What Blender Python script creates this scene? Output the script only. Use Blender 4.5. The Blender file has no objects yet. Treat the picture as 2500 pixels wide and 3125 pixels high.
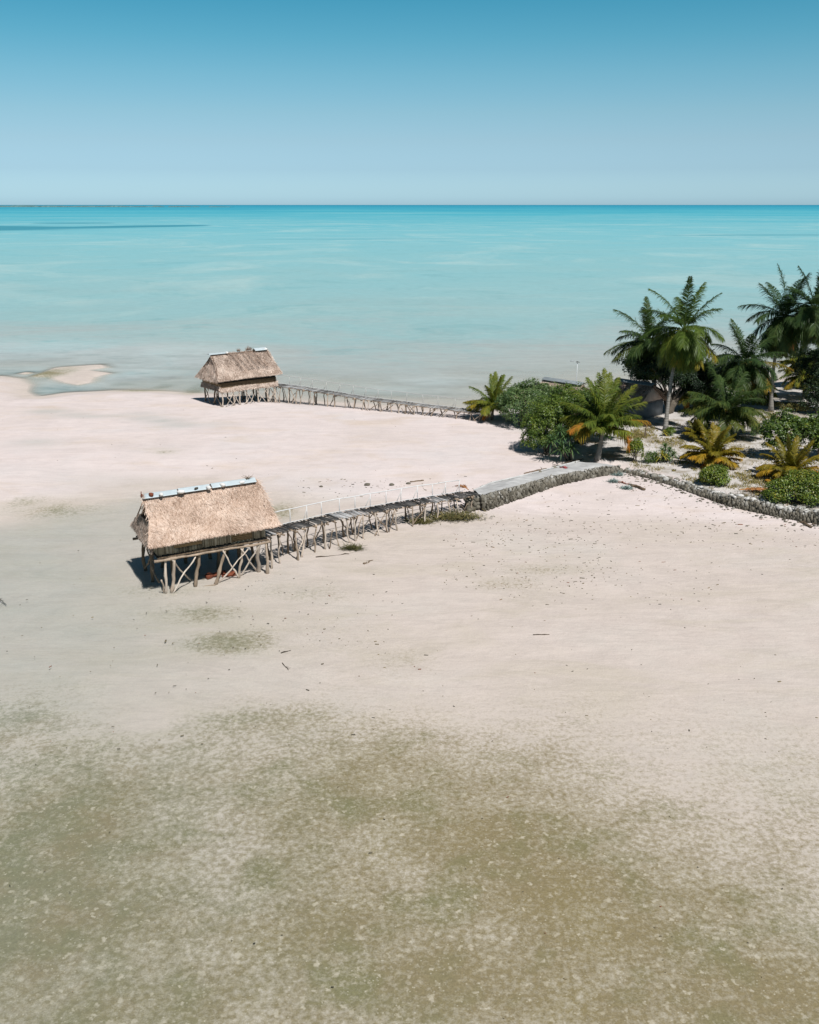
import bpy, bmesh, math, random
import numpy as np
from mathutils import Vector, Matrix
R = math.radians
sc = bpy.context.scene
col = sc.collection
rng = np.random.default_rng(7)
random.seed(7)

# ------------------------------------------------------------ camera, world, sun
CAMZ = 18.0; FOV = 55.0; PITCH = R(17.35)
FPX = 1562.5 / math.tan(R(FOV / 2))
cam = bpy.data.cameras.new('camera'); camo = bpy.data.objects.new('camera', cam); col.objects.link(camo)
camo.location = (0, 0, CAMZ); camo.rotation_euler = (R(90) - PITCH, 0, 0)
cam.sensor_fit = 'VERTICAL'; cam.angle = R(FOV); cam.clip_start = 0.5; cam.clip_end = 300000
sc.camera = camo
sc.render.resolution_x = 819; sc.render.resolution_y = 1024

SUN_EL = R(57); SHX, SHY = -0.50, 0.866      # shadows run left and away
sx, sy = -SHX, -SHY
sun_dir = Vector((sx * math.cos(SUN_EL), sy * math.cos(SUN_EL), math.sin(SUN_EL)))
sl = bpy.data.lights.new('sun', 'SUN'); so = bpy.data.objects.new('sun', sl); col.objects.link(so)
sl.energy = 4.9; sl.angle = R(0.5); sl.color = (1.0, 0.965, 0.93)
so.rotation_euler = sun_dir.to_track_quat('Z', 'Y').to_euler(); so.location = (20, -20, 60)

w = bpy.data.worlds.new("World"); sc.world = w; w.use_nodes = True
nt = w.node_tree; nt.nodes.clear()
wo = nt.nodes.new('ShaderNodeOutputWorld'); bg = nt.nodes.new('ShaderNodeBackground')
sky = nt.nodes.new('ShaderNodeTexSky'); sky.sky_type = 'NISHITA'; sky.sun_disc = False
sky.sun_elevation = SUN_EL; sky.sun_rotation = math.atan2(sx, sy)
sky.air_density = 1.0; sky.dust_density = 0.6; sky.ozone_density = 2.0
tc = nt.nodes.new('ShaderNodeTexCoord'); sp = nt.nodes.new('ShaderNodeSeparateXYZ')
cr = nt.nodes.new('ShaderNodeValToRGB'); mx = nt.nodes.new('ShaderNodeMix'); mx.data_type = 'RGBA'; mx.blend_type = 'MULTIPLY'
mx.inputs[0].default_value = 1.0
mp = nt.nodes.new('ShaderNodeMath'); mp.operation = 'MULTIPLY'; mp.inputs[1].default_value = 1 / 0.25
nt.links.new(tc.outputs['Generated'], sp.inputs[0]); nt.links.new(sp.outputs['Z'], mp.inputs[0]); nt.links.new(mp.outputs[0], cr.inputs[0])
SKYRAMP = [(0.029, (0.53, 0.82, 1.2)), (0.128, (0.436, 0.636, 0.907)), (0.232, (0.446, 0.601, 0.755)), (0.33, (0.421, 0.6, 0.686)), (0.46, (0.34, 0.596, 0.645)), (0.583, (0.24, 0.573, 0.609)), (0.699, (0.17, 0.54, 0.576)), (0.85, (0.09, 0.24, 0.27)), (1.0, (0.13, 0.2, 0.2))]
el = cr.color_ramp.elements
el[0].position, el[0].color = SKYRAMP[0][0], (*SKYRAMP[0][1], 1)
el[1].position, el[1].color = SKYRAMP[-1][0], (*SKYRAMP[-1][1], 1)
for p_, c_ in SKYRAMP[1:-1]:
    e_ = el.new(p_); e_.color = (*c_, 1)
nt.links.new(sky.outputs[0], mx.inputs[6]); nt.links.new(cr.outputs[0], mx.inputs[7])
nt.links.new(mx.outputs[2], bg.inputs[0]); bg.inputs[1].default_value = 0.15
nt.links.new(bg.outputs[0], wo.inputs[0])
sc.view_settings.view_transform = 'Standard'; sc.view_settings.look = 'None'
sc.view_settings.exposure = 0.0; sc.view_settings.gamma = 1.0

# ------------------------------------------------------------ helpers
def at(px, py, z=0.0):
    "point at height z seen at photo pixel (2500x3125)"
    u = (px - 1250) / FPX; v = (py - 1562.5) / FPX
    dy = math.cos(PITCH) - v * math.sin(PITCH); dz = -math.sin(PITCH) - v * math.cos(PITCH)
    t = (z - CAMZ) / dz
    return np.array([u * t, dy * t, z])
def at_depth(px, py, y):
    "point on the photo pixel's line at world depth y"
    u = (px - 1250) / FPX; v = (py - 1562.5) / FPX
    dy = math.cos(PITCH) - v * math.sin(PITCH); dz = -math.sin(PITCH) - v * math.cos(PITCH)
    t = y / dy
    return np.array([u * t, y, CAMZ + dz * t])

def tag(o, label=None, cat=None, group=None, kind=None):
    if label: o['label'] = label
    if cat: o['category'] = cat
    if group: o['group'] = group
    if kind: o['kind'] = kind
    return o
def empty(name, loc, rz=0.0):
    o = bpy.data.objects.new(name, None); o.location = loc; o.rotation_euler = (0, 0, rz)
    o.empty_display_size = 0.3; col.objects.link(o); return o

class MB:
    def __init__(s): s.v = []; s.f = []; s.t = []; s.n = 0
    def add(s, verts, faces, tint=0.5):
        verts = np.asarray(verts, float).reshape(-1, 3)
        s.v.append(verts); n = len(verts)
        t = np.full(n, tint) if np.isscalar(tint) else np.asarray(tint, float)
        s.t.append(t)
        if isinstance(faces, np.ndarray): s.f.append((faces + s.n))
        else: s.f.append([tuple(i + s.n for i in f) for f in faces])
        s.n += n
    def build(s, name, mat, parent=None, smooth=False, loc=None):
        me = bpy.data.meshes.new(name)
        V = np.concatenate(s.v); T = np.concatenate(s.t)
        loops = []; sizes = []
        for f in s.f:
            if isinstance(f, np.ndarray):
                loops.append(f.reshape(-1)); sizes.append(np.full(len(f), f.shape[1]))
            else:
                loops.append(np.array([i for q in f for i in q])); sizes.append(np.array([len(q) for q in f]))
        L = np.concatenate(loops).astype(np.int32); S = np.concatenate(sizes).astype(np.int32)
        me.vertices.add(len(V)); me.vertices.foreach_set('co', V.astype(np.float32).ravel())
        me.loops.add(len(L)); me.loops.foreach_set('vertex_index', L)
        me.polygons.add(len(S)); me.polygons.foreach_set('loop_start', np.concatenate([[0], np.cumsum(S)[:-1]]).astype(np.int32))
        me.polygons.foreach_set('loop_total', S)
        if smooth: me.polygons.foreach_set('use_smooth', np.ones(len(S), bool))
        a = me.attributes.new('tint', 'FLOAT', 'POINT'); a.data.foreach_set('value', T.astype(np.float32))
        me.update(calc_edges=True); me.validate()
        me.materials.append(mat)
        o = bpy.data.objects.new(name, me); col.objects.link(o)
        if parent is not None: o.parent = parent
        if loc is not None: o.location = loc
        return o

def nrm(v): v = np.asarray(v, float); return v / (np.linalg.norm(v, axis=-1, keepdims=True) + 1e-12)

def tube(mb, pts, rad, n=7, tint=0.5, wob=0.0, cap=True):
    pts = np.asarray(pts, float); m = len(pts)
    rad = np.broadcast_to(np.asarray(rad, float), (m,)).copy()
    T = nrm(np.gradient(pts, axis=0))
    ref = np.array([0, 0, 1.0]) if abs(T[0][2]) < .9 else np.array([1.0, 0, 0])
    vs = []
    for i in range(m):
        a = nrm(np.cross(T[i], ref)); b = np.cross(T[i], a)
        for k in range(n):
            th = 2 * math.pi * k / n
            r = rad[i] * (1 + wob * rng.uniform(-1, 1))
            vs.append(pts[i] + r * (math.cos(th) * a + math.sin(th) * b))
    fs = []
    for i in range(m - 1):
        for k in range(n):
            k2 = (k + 1) % n
            fs.append((i * n + k, i * n + k2, (i + 1) * n + k2, (i + 1) * n + k))
    if cap:
        fs.append(tuple(range(n))[::-1]); fs.append(tuple((m - 1) * n + k for k in range(n)))
    mb.add(vs, fs, tint)
def pole(mb, a, b, r0, r1=None, seg=5, crook=0.03, wob=0.12, tint=0.5, n=7, knob=True):
    "a crooked driftwood pole from a to b"
    a = np.asarray(a, float); b = np.asarray(b, float); r1 = r0 if r1 is None else r1
    L = np.linalg.norm(b - a); t = np.linspace(0, 1, seg + 1)[:, None]
    off = rng.normal(0, crook * L, (seg + 1, 3)); off[0] = off[-1] = 0
    off = (off + np.roll(off, 1, 0)) / 2 * np.sin(t * math.pi) ** .5
    off[0] = off[-1] = 0
    P = a + (b - a) * t + off
    rr = r0 + (r1 - r0) * t[:, 0]
    if knob: rr = rr * rng.uniform(.82, 1.22, seg + 1)
    tube(mb, P, rr, n, tint, wob)
def box(mb, c, s, rz=0.0, tint=0.5, jit=0.0, rot=None):
    c = np.asarray(c, float); h = np.asarray(s, float) / 2
    v = np.array([[i, j, k] for k in (-1, 1) for j in (-1, 1) for i in (-1, 1)], float) * h
    if jit: v = v + rng.uniform(-jit, jit, v.shape)
    if rot is not None: v = v @ np.asarray(rot).T
    cz, sz = math.cos(rz), math.sin(rz)
    v = np.stack([v[:, 0] * cz - v[:, 1] * sz, v[:, 0] * sz + v[:, 1] * cz, v[:, 2]], 1) + c
    mb.add(v, [(0, 2, 3, 1), (4, 5, 7, 6), (0, 1, 5, 4), (2, 6, 7, 3), (0, 4, 6, 2), (1, 3, 7, 5)], tint)
def prism(mb, poly, axis, d0, d1, tint=.5):
    n = len(poly); vs = []
    for d in (d0, d1):
        for (a, b) in poly:
            vs.append((d, a, b) if axis == 0 else (a, d, b) if axis == 1 else (a, b, d))
    mb.add(vs, [tuple(range(n)), tuple(range(n, 2 * n))[::-1]] + [(i, i + n, (i + 1) % n + n, (i + 1) % n) for i in range(n)], tint)
_b = bmesh.new(); bmesh.ops.create_icosphere(_b, subdivisions=1, radius=1)
ICO_V = np.array([v.co[:] for v in _b.verts]); ICO_F = np.array([[v.index for v in f.verts] for f in _b.faces]); _b.free()
_b = bmesh.new(); bmesh.ops.create_icosphere(_b, subdivisions=2, radius=1)
ICO2_V = np.array([v.co[:] for v in _b.verts]); ICO2_F = np.array([[v.index for v in f.verts] for f in _b.faces]); _b.free()
def randrot():
    q = nrm(rng.normal(size=4)); w_, x, y, z = q
    return np.array([[1 - 2 * (y * y + z * z), 2 * (x * y - z * w_), 2 * (x * z + y * w_)], [2 * (x * y + z * w_), 1 - 2 * (x * x + z * z), 2 * (y * z - x * w_)], [2 * (x * z - y * w_), 2 * (y * z + x * w_), 1 - 2 * (x * x + y * y)]])
def stone(mb, c, s, tint=None, fine=False, rot=True):
    V, F = (ICO2_V, ICO2_F) if fine else (ICO_V, ICO_F)
    v = V * (1 + rng.uniform(-.22, .22, (len(V), 1)))
    if fine:
        v = V * (1 + .14 * np.sin(V @ rng.normal(0, 2.6, 3) + rng.uniform(0, 6))[:, None] + rng.uniform(-.06, .06, (len(V), 1)))
    if rot: v = v @ randrot().T
    v = v * np.asarray(s, float) + np.asarray(c, float)
    mb.add(v, F, rng.uniform(0, 1) if tint is None else tint)

# ------------------------------------------------------------ materials
def new_mat(name):
    m = bpy.data.materials.new(name); m.use_nodes = True; n = m.node_tree; n.nodes.clear(); return m, n
def N(n, t, **kw):
    x = n.nodes.new(t)
    for k, v in kw.items():
        if k.startswith('i_'): x.inputs[int(k[2:]) if k[2:].isdigit() else k[2:]].default_value = v
        else: setattr(x, k, v)
    return x
def math_(n, op, a, b=None, clamp=False):
    x = n.nodes.new('ShaderNodeMath'); x.operation = op; x.use_clamp = clamp
    for i, s in enumerate((a, b)):
        if s is None: continue
        if isinstance(s, (int, float)): x.inputs[i].default_value = s
        else: n.links.new(s, x.inputs[i])
    return x.outputs[0]
def ramp(n, src, stops, interp='LINEAR'):
    r = n.nodes.new('ShaderNodeValToRGB'); e = r.color_ramp.elements; r.color_ramp.interpolation = interp
    c4 = lambda c: (c, c, c, 1) if isinstance(c, (int, float)) else (*c, 1)
    e[0].position, e[0].color = stops[0][0], c4(stops[0][1]); e[1].position, e[1].color = stops[-1][0], c4(stops[-1][1])
    for p, c in stops[1:-1]:
        k = e.new(p); k.color = c4(c)
    n.links.new(src, r.inputs[0]); return r.outputs[0]
def mixc(n, fac, a, b, mode='MIX'):
    x = n.nodes.new('ShaderNodeMix'); x.data_type = 'RGBA'; x.blend_type = mode
    for i, s in ((0, fac), (6, a), (7, b)):
        if isinstance(s, (int, float)): x.inputs[i].default_value = s
        elif isinstance(s, tuple): x.inputs[i].default_value = (*s, 1)
        else: n.links.new(s, x.inputs[i])
    return x.outputs[2]
def noise(n, vec, scale, detail=4, rough=.55, dist=0.0, out=0):
    x = N(n, 'ShaderNodeTexNoise'); x.inputs['Scale'].default_value = scale; x.inputs['Detail'].default_value = detail
    x.inputs['Roughness'].default_value = rough; x.inputs['Distortion'].default_value = dist
    if vec is not None: n.links.new(vec, x.inputs['Vector'])
    return x.outputs[out]
def objc(n, scale=None):
    t = N(n, 'ShaderNodeTexCoord').outputs['Object']
    if scale is None: return t
    m = N(n, 'ShaderNodeMapping'); m.inputs['Scale'].default_value = scale; n.links.new(t, m.inputs[0]); return m.outputs[0]
def attr(n, name): return N(n, 'ShaderNodeAttribute', attribute_name=name).outputs['Fac']
def tint_mat(name, stops, rough=.85, nscale=6., namt=.35, bump=0.0, bscale=20., nstretch=None, spec=.2, transl=0.0, tcol=None):
    m, n = new_mat(name)
    c = ramp(n, attr(n, 'tint'), stops)
    v = objc(n, nstretch)
    f = noise(n, v, nscale, 5, .6)
    k = ramp(n, f, [(.25, 1 - namt), (.75, 1 + namt)])
    c = mixc(n, 1.0, c, k, 'MULTIPLY')
    b = N(n, 'ShaderNodeBsdfPrincipled'); b.inputs['Roughness'].default_value = rough; b.inputs['Specular IOR Level'].default_value = spec
    n.links.new(c, b.inputs['Base Color'])
    if bump:
        bp = N(n, 'ShaderNodeBump'); bp.inputs['Strength'].default_value = bump; bp.inputs['Distance'].default_value = .03
        n.links.new(noise(n, v, bscale, 4, .6), bp.inputs['Height']); n.links.new(bp.outputs[0], b.inputs['Normal'])
    o = N(n, 'ShaderNodeOutputMaterial')
    if transl:
        tb = N(n, 'ShaderNodeBsdfTranslucent'); tcx = mixc(n, 1.0, c, tcol or (1.3, 1.5, .5), 'MULTIPLY'); n.links.new(tcx, tb.inputs[0])
        ms = N(n, 'ShaderNodeMixShader'); ms.inputs[0].default_value = transl
        n.links.new(b.outputs[0], ms.inputs[1]); n.links.new(tb.outputs[0], ms.inputs[2]); n.links.new(ms.outputs[0], o.inputs[0])
    else: n.links.new(b.outputs[0], o.inputs[0])
    return m

M = {}
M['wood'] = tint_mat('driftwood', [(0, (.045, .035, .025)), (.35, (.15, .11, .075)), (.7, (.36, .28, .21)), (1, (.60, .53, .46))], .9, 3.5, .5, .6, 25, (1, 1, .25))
M['plank'] = tint_mat('grey_planks', [(0, (.035, .035, .035)), (.4, (.13, .125, .12)), (.8, (.30, .30, .30)), (1, (.48, .48, .48))], .9, 14, .3, .4, 30)
M['thatch'] = tint_mat('thatch', [(0, (.18, .11, .07)), (.25, (.38, .26, .19)), (.6, (.61, .46, .365)), (1, (.78, .64, .54))], .95, 1.2, .12, 0, 20)
M['thatch2'] = tint_mat('grey_thatch', [(0, (.09, .06, .04)), (.25, (.28, .205, .16)), (.6, (.53, .42, .35)), (1, (.74, .63, .54))], .95, 1.3, .2, 0, 20)
M['under'] = tint_mat('thatch_underlay', [(0, (.05, .035, .025)), (1, (.20, .14, .095))], .95, 8, .3)
M['cane'] = tint_mat('cane_wall', [(0, (.10, .085, .06)), (.5, (.26, .23, .17)), (1, (.42, .39, .32))], .9, 5, .25)
M['weave'] = tint_mat('woven_leaf', [(0, (.075, .055, .035)), (.5, (.25, .17, .09)), (1, (.42, .30, .17))], .95, 12, .35, .5, 30)
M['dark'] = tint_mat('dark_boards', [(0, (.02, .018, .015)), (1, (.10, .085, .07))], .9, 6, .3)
M['tin'] = tint_mat('weathered_tin', [(0, (.30, .09, .03)), (.3, (.36, .29, .24)), (.5, (.40, .47, .50)), (1, (.60, .67, .70))], .45, 3, .12, 0, 20, None, .5)
M['tingrey'] = tint_mat('grey_tin', [(0, (.10, .12, .13)), (1, (.30, .34, .36))], .5, 3, .2, 0, 20, None, .4)
M['rail'] = tint_mat('pale_rail', [(0, (.30, .28, .25)), (1, (.68, .68, .68))], .7, 8, .12)
M['coral'] = tint_mat('coral_rock', [(0, (.045, .04, .03)), (.5, (.165, .15, .12)), (.85, (.33, .32, .29)), (1, (.58, .57, .55))], .95, 5, .3, .7, 14)
M['concrete'] = tint_mat('sandy_concrete', [(0, (.30, .30, .30)), (1, (.50, .50, .49))], .95, 1.4, .2, .5, 12)
M['coralsand'] = tint_mat('coral_rubble_fill', [(0, (.05, .045, .04)), (1, (.35, .34, .32))], .95, 4, .3, .6, 10)
M['palm'] = tint_mat('palm_leaf', [(0, (.030, .060, .014)), (.35, (.085, .128, .022)), (.6, (.17, .18, .026)), (.8, (.30, .21, .028)), (1, (.42, .16, .03))], .42, 2, .25, 0, 20, None, .18, .22)
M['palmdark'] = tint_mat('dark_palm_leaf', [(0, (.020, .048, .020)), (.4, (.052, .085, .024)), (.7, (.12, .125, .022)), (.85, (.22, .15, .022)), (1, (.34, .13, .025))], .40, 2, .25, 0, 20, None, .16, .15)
M['palmyellow'] = tint_mat('yellow_palm_leaf', [(0, (.07, .085, .012)), (.4, (.20, .165, .014)), (.75, (.42, .25, .02)), (1, (.50, .17, .03))], .45, 2, .2, 0, 20, None, .4, .25, (1.4, 1.3, .5))
M['deadfrond'] = tint_mat('dead_frond', [(0, (.15, .06, .025)), (.6, (.42, .17, .05)), (1, (.55, .30, .12))], .9, 5, .3)
M['trunk'] = tint_mat('palm_trunk', [(0, (.13, .115, .10)), (.5, (.24, .225, .20)), (1, (.36, .345, .32))], .9, 4, .2, .5, 16)
M['coconut'] = tint_mat('coconut', [(0, (.12, .13, .03)), (.5, (.38, .22, .04)), (1, (.45, .14, .03))], .5, 6, .2)
M['bush'] = tint_mat('bush_leaf', [(0, (.030, .065, .018)), (.45, (.098, .155, .026)), (.8, (.185, .24, .034)), (1, (.30, .27, .04))], .40, .8, .25, 0, 20, None, .45, .22)
M['bushblue'] = tint_mat('grey_green_leaf', [(0, (.045, .085, .035)), (.5, (.10, .17, .058)), (.85, (.18, .245, .08)), (1, (.26, .18, .14))], .42, .8, .25, 0, 20, None, .45, .2)
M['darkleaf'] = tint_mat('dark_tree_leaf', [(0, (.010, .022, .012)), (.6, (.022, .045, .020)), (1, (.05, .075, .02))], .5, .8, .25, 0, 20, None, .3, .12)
M['pandan'] = tint_mat('pandanus_leaf', [(0, (.02, .055, .03)), (.5, (.06, .125, .055)), (.85, (.13, .20, .06)), (1, (.36, .30, .04))], .35, 2, .2, 0, 20, None, .5, .15)
M['bark'] = tint_mat('bark', [(0, (.05, .04, .03)), (1, (.22, .19, .15))], .95, 6, .3, .5, 18)
M['litter'] = tint_mat('litter', [(0, (.05, .05, .04)), (.5, (.15, .13, .09)), (.9, (.26, .21, .12)), (1, (.22, .09, .05))], .95, 6, .2)
M['grass'] = tint_mat('dry_grass', [(0, (.10, .11, .03)), (.5, (.24, .20, .07)), (1, (.36, .28, .13))], .9, 3, .2)
M['weed'] = tint_mat('seaweed', [(0, (.05, .055, .02)), (.6, (.14, .13, .05)), (1, (.28, .22, .09))], .8, 6, .2)
M['redbrown'] = tint_mat('rusty_wood', [(0, (.06, .02, .012)), (1, (.24, .075, .04))], .9, 8, .4, .5, 18)
M['white'] = tint_mat('white_stone', [(0, (.45, .44, .42)), (1, (.75, .74, .72))], .9, 8, .15)
M['steel'] = tint_mat('pale_steel', [(0, (.25, .28, .3)), (1, (.6, .63, .65))], .4, 3, .1)
M['plaster'] = tint_mat('grey_wall', [(0, (.10, .12, .14)), (1, (.25, .27, .29))], .9, 2, .2)
M['net'] = tint_mat('green_net', [(0, (.16, .22, .20)), (1, (.34, .42, .40))], .9, 10, .4)
M['pink'] = tint_mat('faded_red_plastic', [(0, (.45, .12, .12)), (1, (.55, .2, .2))], .6, 4, .1)
M['farveg'] = tint_mat('far_trees', [(0, (.07, .16, .17)), (1, (.13, .24, .25))], .9, .02, .3)

# ------------------------------------------------------------ terrain
def px_poly(L, z=0.0): return np.array([at(a, b, z)[:2] for a, b in L])
BACK = [(-1400, 1150), (-400, 1148), (0, 1150), (50, 1158), (75, 1176), (72, 1198), (88, 1214), (122, 1214), (200, 1203), (350, 1194), (480, 1195), (600, 1203), (850, 1224), (1050, 1236), (1150, 1240), (1300, 1248), (1400, 1256), (1500, 1262), (1600, 1228), (1750, 1205), (1950, 1195), (2200, 1180), (2400, 1160), (2600, 1140), (3600, 1130)]
FRONT = [(3600, 1760), (2900, 1690), (2500, 1648), (2100, 1608), (1700, 1594), (1600, 1596), (1440, 1590), (1350, 1568), (1100, 1540), (950, 1530), (800, 1510), (620, 1480), (420, 1480), (250, 1520), (0, 1560), (-400, 1590), (-1400, 1600)]
SPIT = px_poly(BACK + FRONT)
ISLE = px_poly([(1895, 1440), (2001, 1471), (2084, 1498), (2151, 1520), (2227, 1543), (2378, 1573), (2500, 1592), (2900, 1650), (3600, 1700), (3600, 1138), (2600, 1148), (2400, 1168), (2200, 1188), (1950, 1202), (1750, 1212), (1600, 1236), (1510, 1268), (1480, 1285), (1560, 1325), (1620, 1372), (1700, 1402), (1768, 1414), (1836, 1440)])
BAR = px_poly([(102, 1148), (165, 1122), (310, 1112), (316, 1120), (262, 1130), (345, 1139), (292, 1152), (270, 1166), (235, 1174), (195, 1167), (160, 1152), (112, 1150)])
BAR2 = px_poly([(60, 1139), (78, 1136), (98, 1138), (80, 1142)])

def sdf(P, poly):
    "signed distance, positive inside"
    x, y = P[:, 0], P[:, 1]; d = np.full(len(P), 1e18); ins = np.zeros(len(P), bool)
    n = len(poly)
    for i in range(n):
        ax, ay = poly[i]; bx, by = poly[(i + 1) % n]
        ex, ey = bx - ax, by - ay; wx, wy = x - ax, y - ay
        t = np.clip((wx * ex + wy * ey) / (ex * ex + ey * ey + 1e-12), 0, 1)
        d = np.minimum(d, (wx - ex * t) ** 2 + (wy - ey * t) ** 2)
        c = ((ay <= y) & (by > y)) | ((by <= y) & (ay > y))
        xi = ax + (y - ay) / (ey if abs(ey) > 1e-12 else 1e-12) * ex
        ins ^= c & (x < xi)
    return np.sqrt(d) * np.where(ins, 1, -1)
def ss(t): t = np.clip(t, 0, 1); return t * t * (3 - 2 * t)
_w = [(rng.normal(0, 1, 2), rng.uniform(0, 6.28)) for _ in range(28)]
def swell(x, y, f, k0=0, k=7):
    s = 0
    for d, p in _w[k0:k0 + k]: s = s + np.sin(f * (x * d[0] + y * d[1]) + p)
    return s / k
def height(x, y):
    x = np.asarray(x, float); y = np.asarray(y, float); P = np.stack([x.ravel(), y.ravel()], 1)
    jx = P[:, 0] + .5 * swell(P[:, 0], P[:, 1], .5, 0, 6); jy = P[:, 1] + .5 * swell(P[:, 0], P[:, 1], .45, 6, 6)
    Pj = np.stack([jx, jy], 1)
    s = sdf(Pj, SPIT); isl = sdf(P, ISLE)
    X, Y = P[:, 0], P[:, 1]
    sea = Y > 76
    und = swell(X, Y, .25, 3, 8)
    inside_f = .02 + .34 * ss(s / 9) + .03 * und * ss(s / 4)
    inside_b = .02 + .42 * ss(s / 4.0)
    wgt = ss((Y - 66) / 16)
    hin = inside_f * (1 - wgt) + np.maximum(inside_b, 0) * wgt
    hin = np.minimum(hin, .42) + .02 * und * ss(s / 3)
    d = np.maximum(-s, 0)
    left = ss((-X - 6) / 16) * ss((Y - 24) / 14)
    wetw = .12 + .88 * ss((4 - X) / 16) + .25 * ss((34 - Y) / 14)
    hflat = .018 - (.045 * ss(d / 4) + .03 * und * ss(d / 4) + .02 * ss(d / 20)) * wetw - .13 * left * ss(d / 9)
    hsea = .02 - .12 * ss(d / 2.5) * ss((-X - 10) / 14) * ss((125 - Y) / 20) - .09 * ss(d / 2.0) - .62 * np.log1p(np.maximum(d - 1.0, 0) / 22) - .06 * und * ss(d / 8) * (Y < 140)
    hout = np.where(sea, hsea, hflat)
    h = np.where(s > 0, hin, hout)
    b = np.maximum(sdf(Pj, BAR), sdf(Pj, BAR2))
    h = np.maximum(h, np.where(b > -3, .0 + .22 * np.clip(b, -3, .5), -99))
    wall = (X > 13.2) & (Y < 69)
    wd = np.where(wall, .35, 4.0)
    t = ss((isl + np.where(wall, -.05, .5)) / wd)
    hi = .62 + .10 * swell(X, Y, .7, 9, 7) + .12 * ss((isl - 1) / 10)
    h = h * (1 - t) + hi * t
    h = np.where((isl > -2) & sea & (isl < 3), np.maximum(h, .05 + .25 * ss((isl + 2) / 4) * (isl > -.0)), h) if False else h
    return h.reshape(x.shape)
def gz(x, y): return float(height(np.array([x]), np.array([y]))[0])
def on(px, py, it=4):
    "ground point under a photo pixel"
    z = 0.3
    for _ in range(it):
        p = at(px, py, z); z = gz(p[0], p[1])
    return np.array([p[0], p[1], z])

def axis(lo, hi, st, far, g=1.12):
    a = list(np.arange(lo, hi + 1e-6, st)); s = st; v = hi
    while v < far: s *= g; v += s; a.append(v)
    return a
xp = axis(0, 48, .4, 90000, 1.10); xs = np.array([-v for v in xp[:0:-1]] + xp)
ys = np.array([-300, -80, -20, 0, 6] + axis(10, 130, .4, 90000, 1.055))
X, Y = np.meshgrid(xs, ys); Hh = height(X, Y)
Hh = np.where(Y < 9, -.1, Hh)
nx, ny = len(xs), len(ys)
idx = np.arange(nx * ny).reshape(ny, nx)
QF = np.stack([idx[:-1, :-1], idx[:-1, 1:], idx[1:, 1:], idx[1:, :-1]], -1).reshape(-1, 4)

def blob(cx, cy, rx, ry, rot=0.0):
    "soft spot on the sand, given where it lies in the photo"
    c = at(cx, cy); a = at(cx + rx, cy) - c; b = (at(cx, cy - ry) - at(cx, cy + ry)) / 2
    la, lb = abs(a[0]), abs(b[1])
    u = (X - c[0]) / la; v = (Y - c[1]) / lb
    cr_, sr = math.cos(rot), math.sin(rot)
    u, v = u * cr_ + v * sr, -u * sr + v * cr_
    return np.exp(-(u * u + v * v) * 1.1)
S = 1.449
alg = np.zeros_like(X)
for cx, cy, rx, ry, k in [(90, 1830, 190, 240, .75), (330, 1800, 120, 120, .35), (60, 1500, 100, 70, .25), (480, 1352, 95, 26, .85), (420, 1290, 110, 24, .40), (640, 1250, 160, 26, .22), (330, 1240, 120, 20, .25), (250, 1300, 200, 50, .12), (700, 1330, 200, 60, .12), (1150, 1200, 120, 14, .3), (1080, 1230, 90, 16, .3), (560, 1520, 180, 60, .28), (820, 1640, 280, 110, .42),
        (640, 1700, 170, 80, .45), (1060, 1780, 200, 100, .6), (1190, 1870, 210, 70, .6), (1300, 1960, 170, 80, .55), (1560, 2080, 230, 90, .6), (860, 1560, 110, 60, .25), (240, 1930, 170, 90, .45), (700, 1960, 200, 70, .4), (950, 2060, 260, 80, .5), (600, 1830, 130, 60, .35),
        (1230, 2110, 300, 60, .4), (300, 2110, 330, 60, .25), (120, 1440, 140, 25, .15), (850, 1390, 90, 30, .2), (1120, 1250, 120, 18, .15), (1500, 1900, 130, 60, .35), (400, 1650, 300, 60, .2),
        (100, 788, 40, 8, .9), (140, 782, 30, 8, .45), (258, 803, 40, 5, .7), (300, 821, 60, 4, .7), (345, 808, 22, 6, .8), (420, 812, 22, 16, .9), (200, 812, 60, 5, .3), (350, 962, 25, 4, .35), (130, 1075, 110, 22, .35), (60, 1060, 60, 16, .3), (300, 1110, 40, 20, .15), (590, 1075, 40, 22, .5), (960, 1088, 80, 10, .45)]:
    alg = np.maximum(alg, k * blob(cx * S, cy * S, rx * S, ry * S)) + .25 * k * blob(cx * S, cy * S, rx * S, ry * S)
base_alg = (.58 + .22 * swell(X, Y, .55, 2, 9)) * ss((40 - Y) / 20) * ss((19 - X) / 15 + .30)
alg = np.clip(alg * (.72 + .35 * swell(X, Y, 1.1, 12, 9)) + base_alg, 0, 1)
clear = np.zeros_like(X)
for cx, cy, rx, ry, k in [(380, 1430, 190, 70, .9), (310, 1510, 80, 45, .9), (460, 1760, 120, 60, .35), (1000, 1500, 200, 90, .35), (1450, 1600, 250, 170, .45), (570, 1445, 120, 40, .6), (880, 1830, 60, 60, .2)]:
    clear = np.maximum(clear, k * blob(cx * S, cy * S, rx * S, ry * S))
alg = alg * (1 - clear)
wet = np.zeros_like(X)
for cx, cy, rx, ry, k in [(150, 1270, 60, 6, .9), (280, 1285, 90, 5, .8), (430, 1278, 60, 8, .6), (500, 1298, 60, 8, 1.), (560, 1312, 60, 7, 1.), (110, 1365, 70, 10, .7), (220, 1281, 60, 7, .7), (350, 1283, 70, 5, .6), (450, 1290, 60, 8, .9), (540, 1310, 60, 9, .9), (640, 1310, 60, 8, .5), (120, 1370, 90, 12, .4), (500, 1385, 80, 12, .3), (300, 1470, 200, 20, .4), (900, 1470, 160, 20, .3)]:
    wet = np.maximum(wet, k * blob(cx, cy, rx * 1.2, ry * 1.4))
Pq = np.stack([X.ravel(), Y.ravel()], 1)
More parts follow.
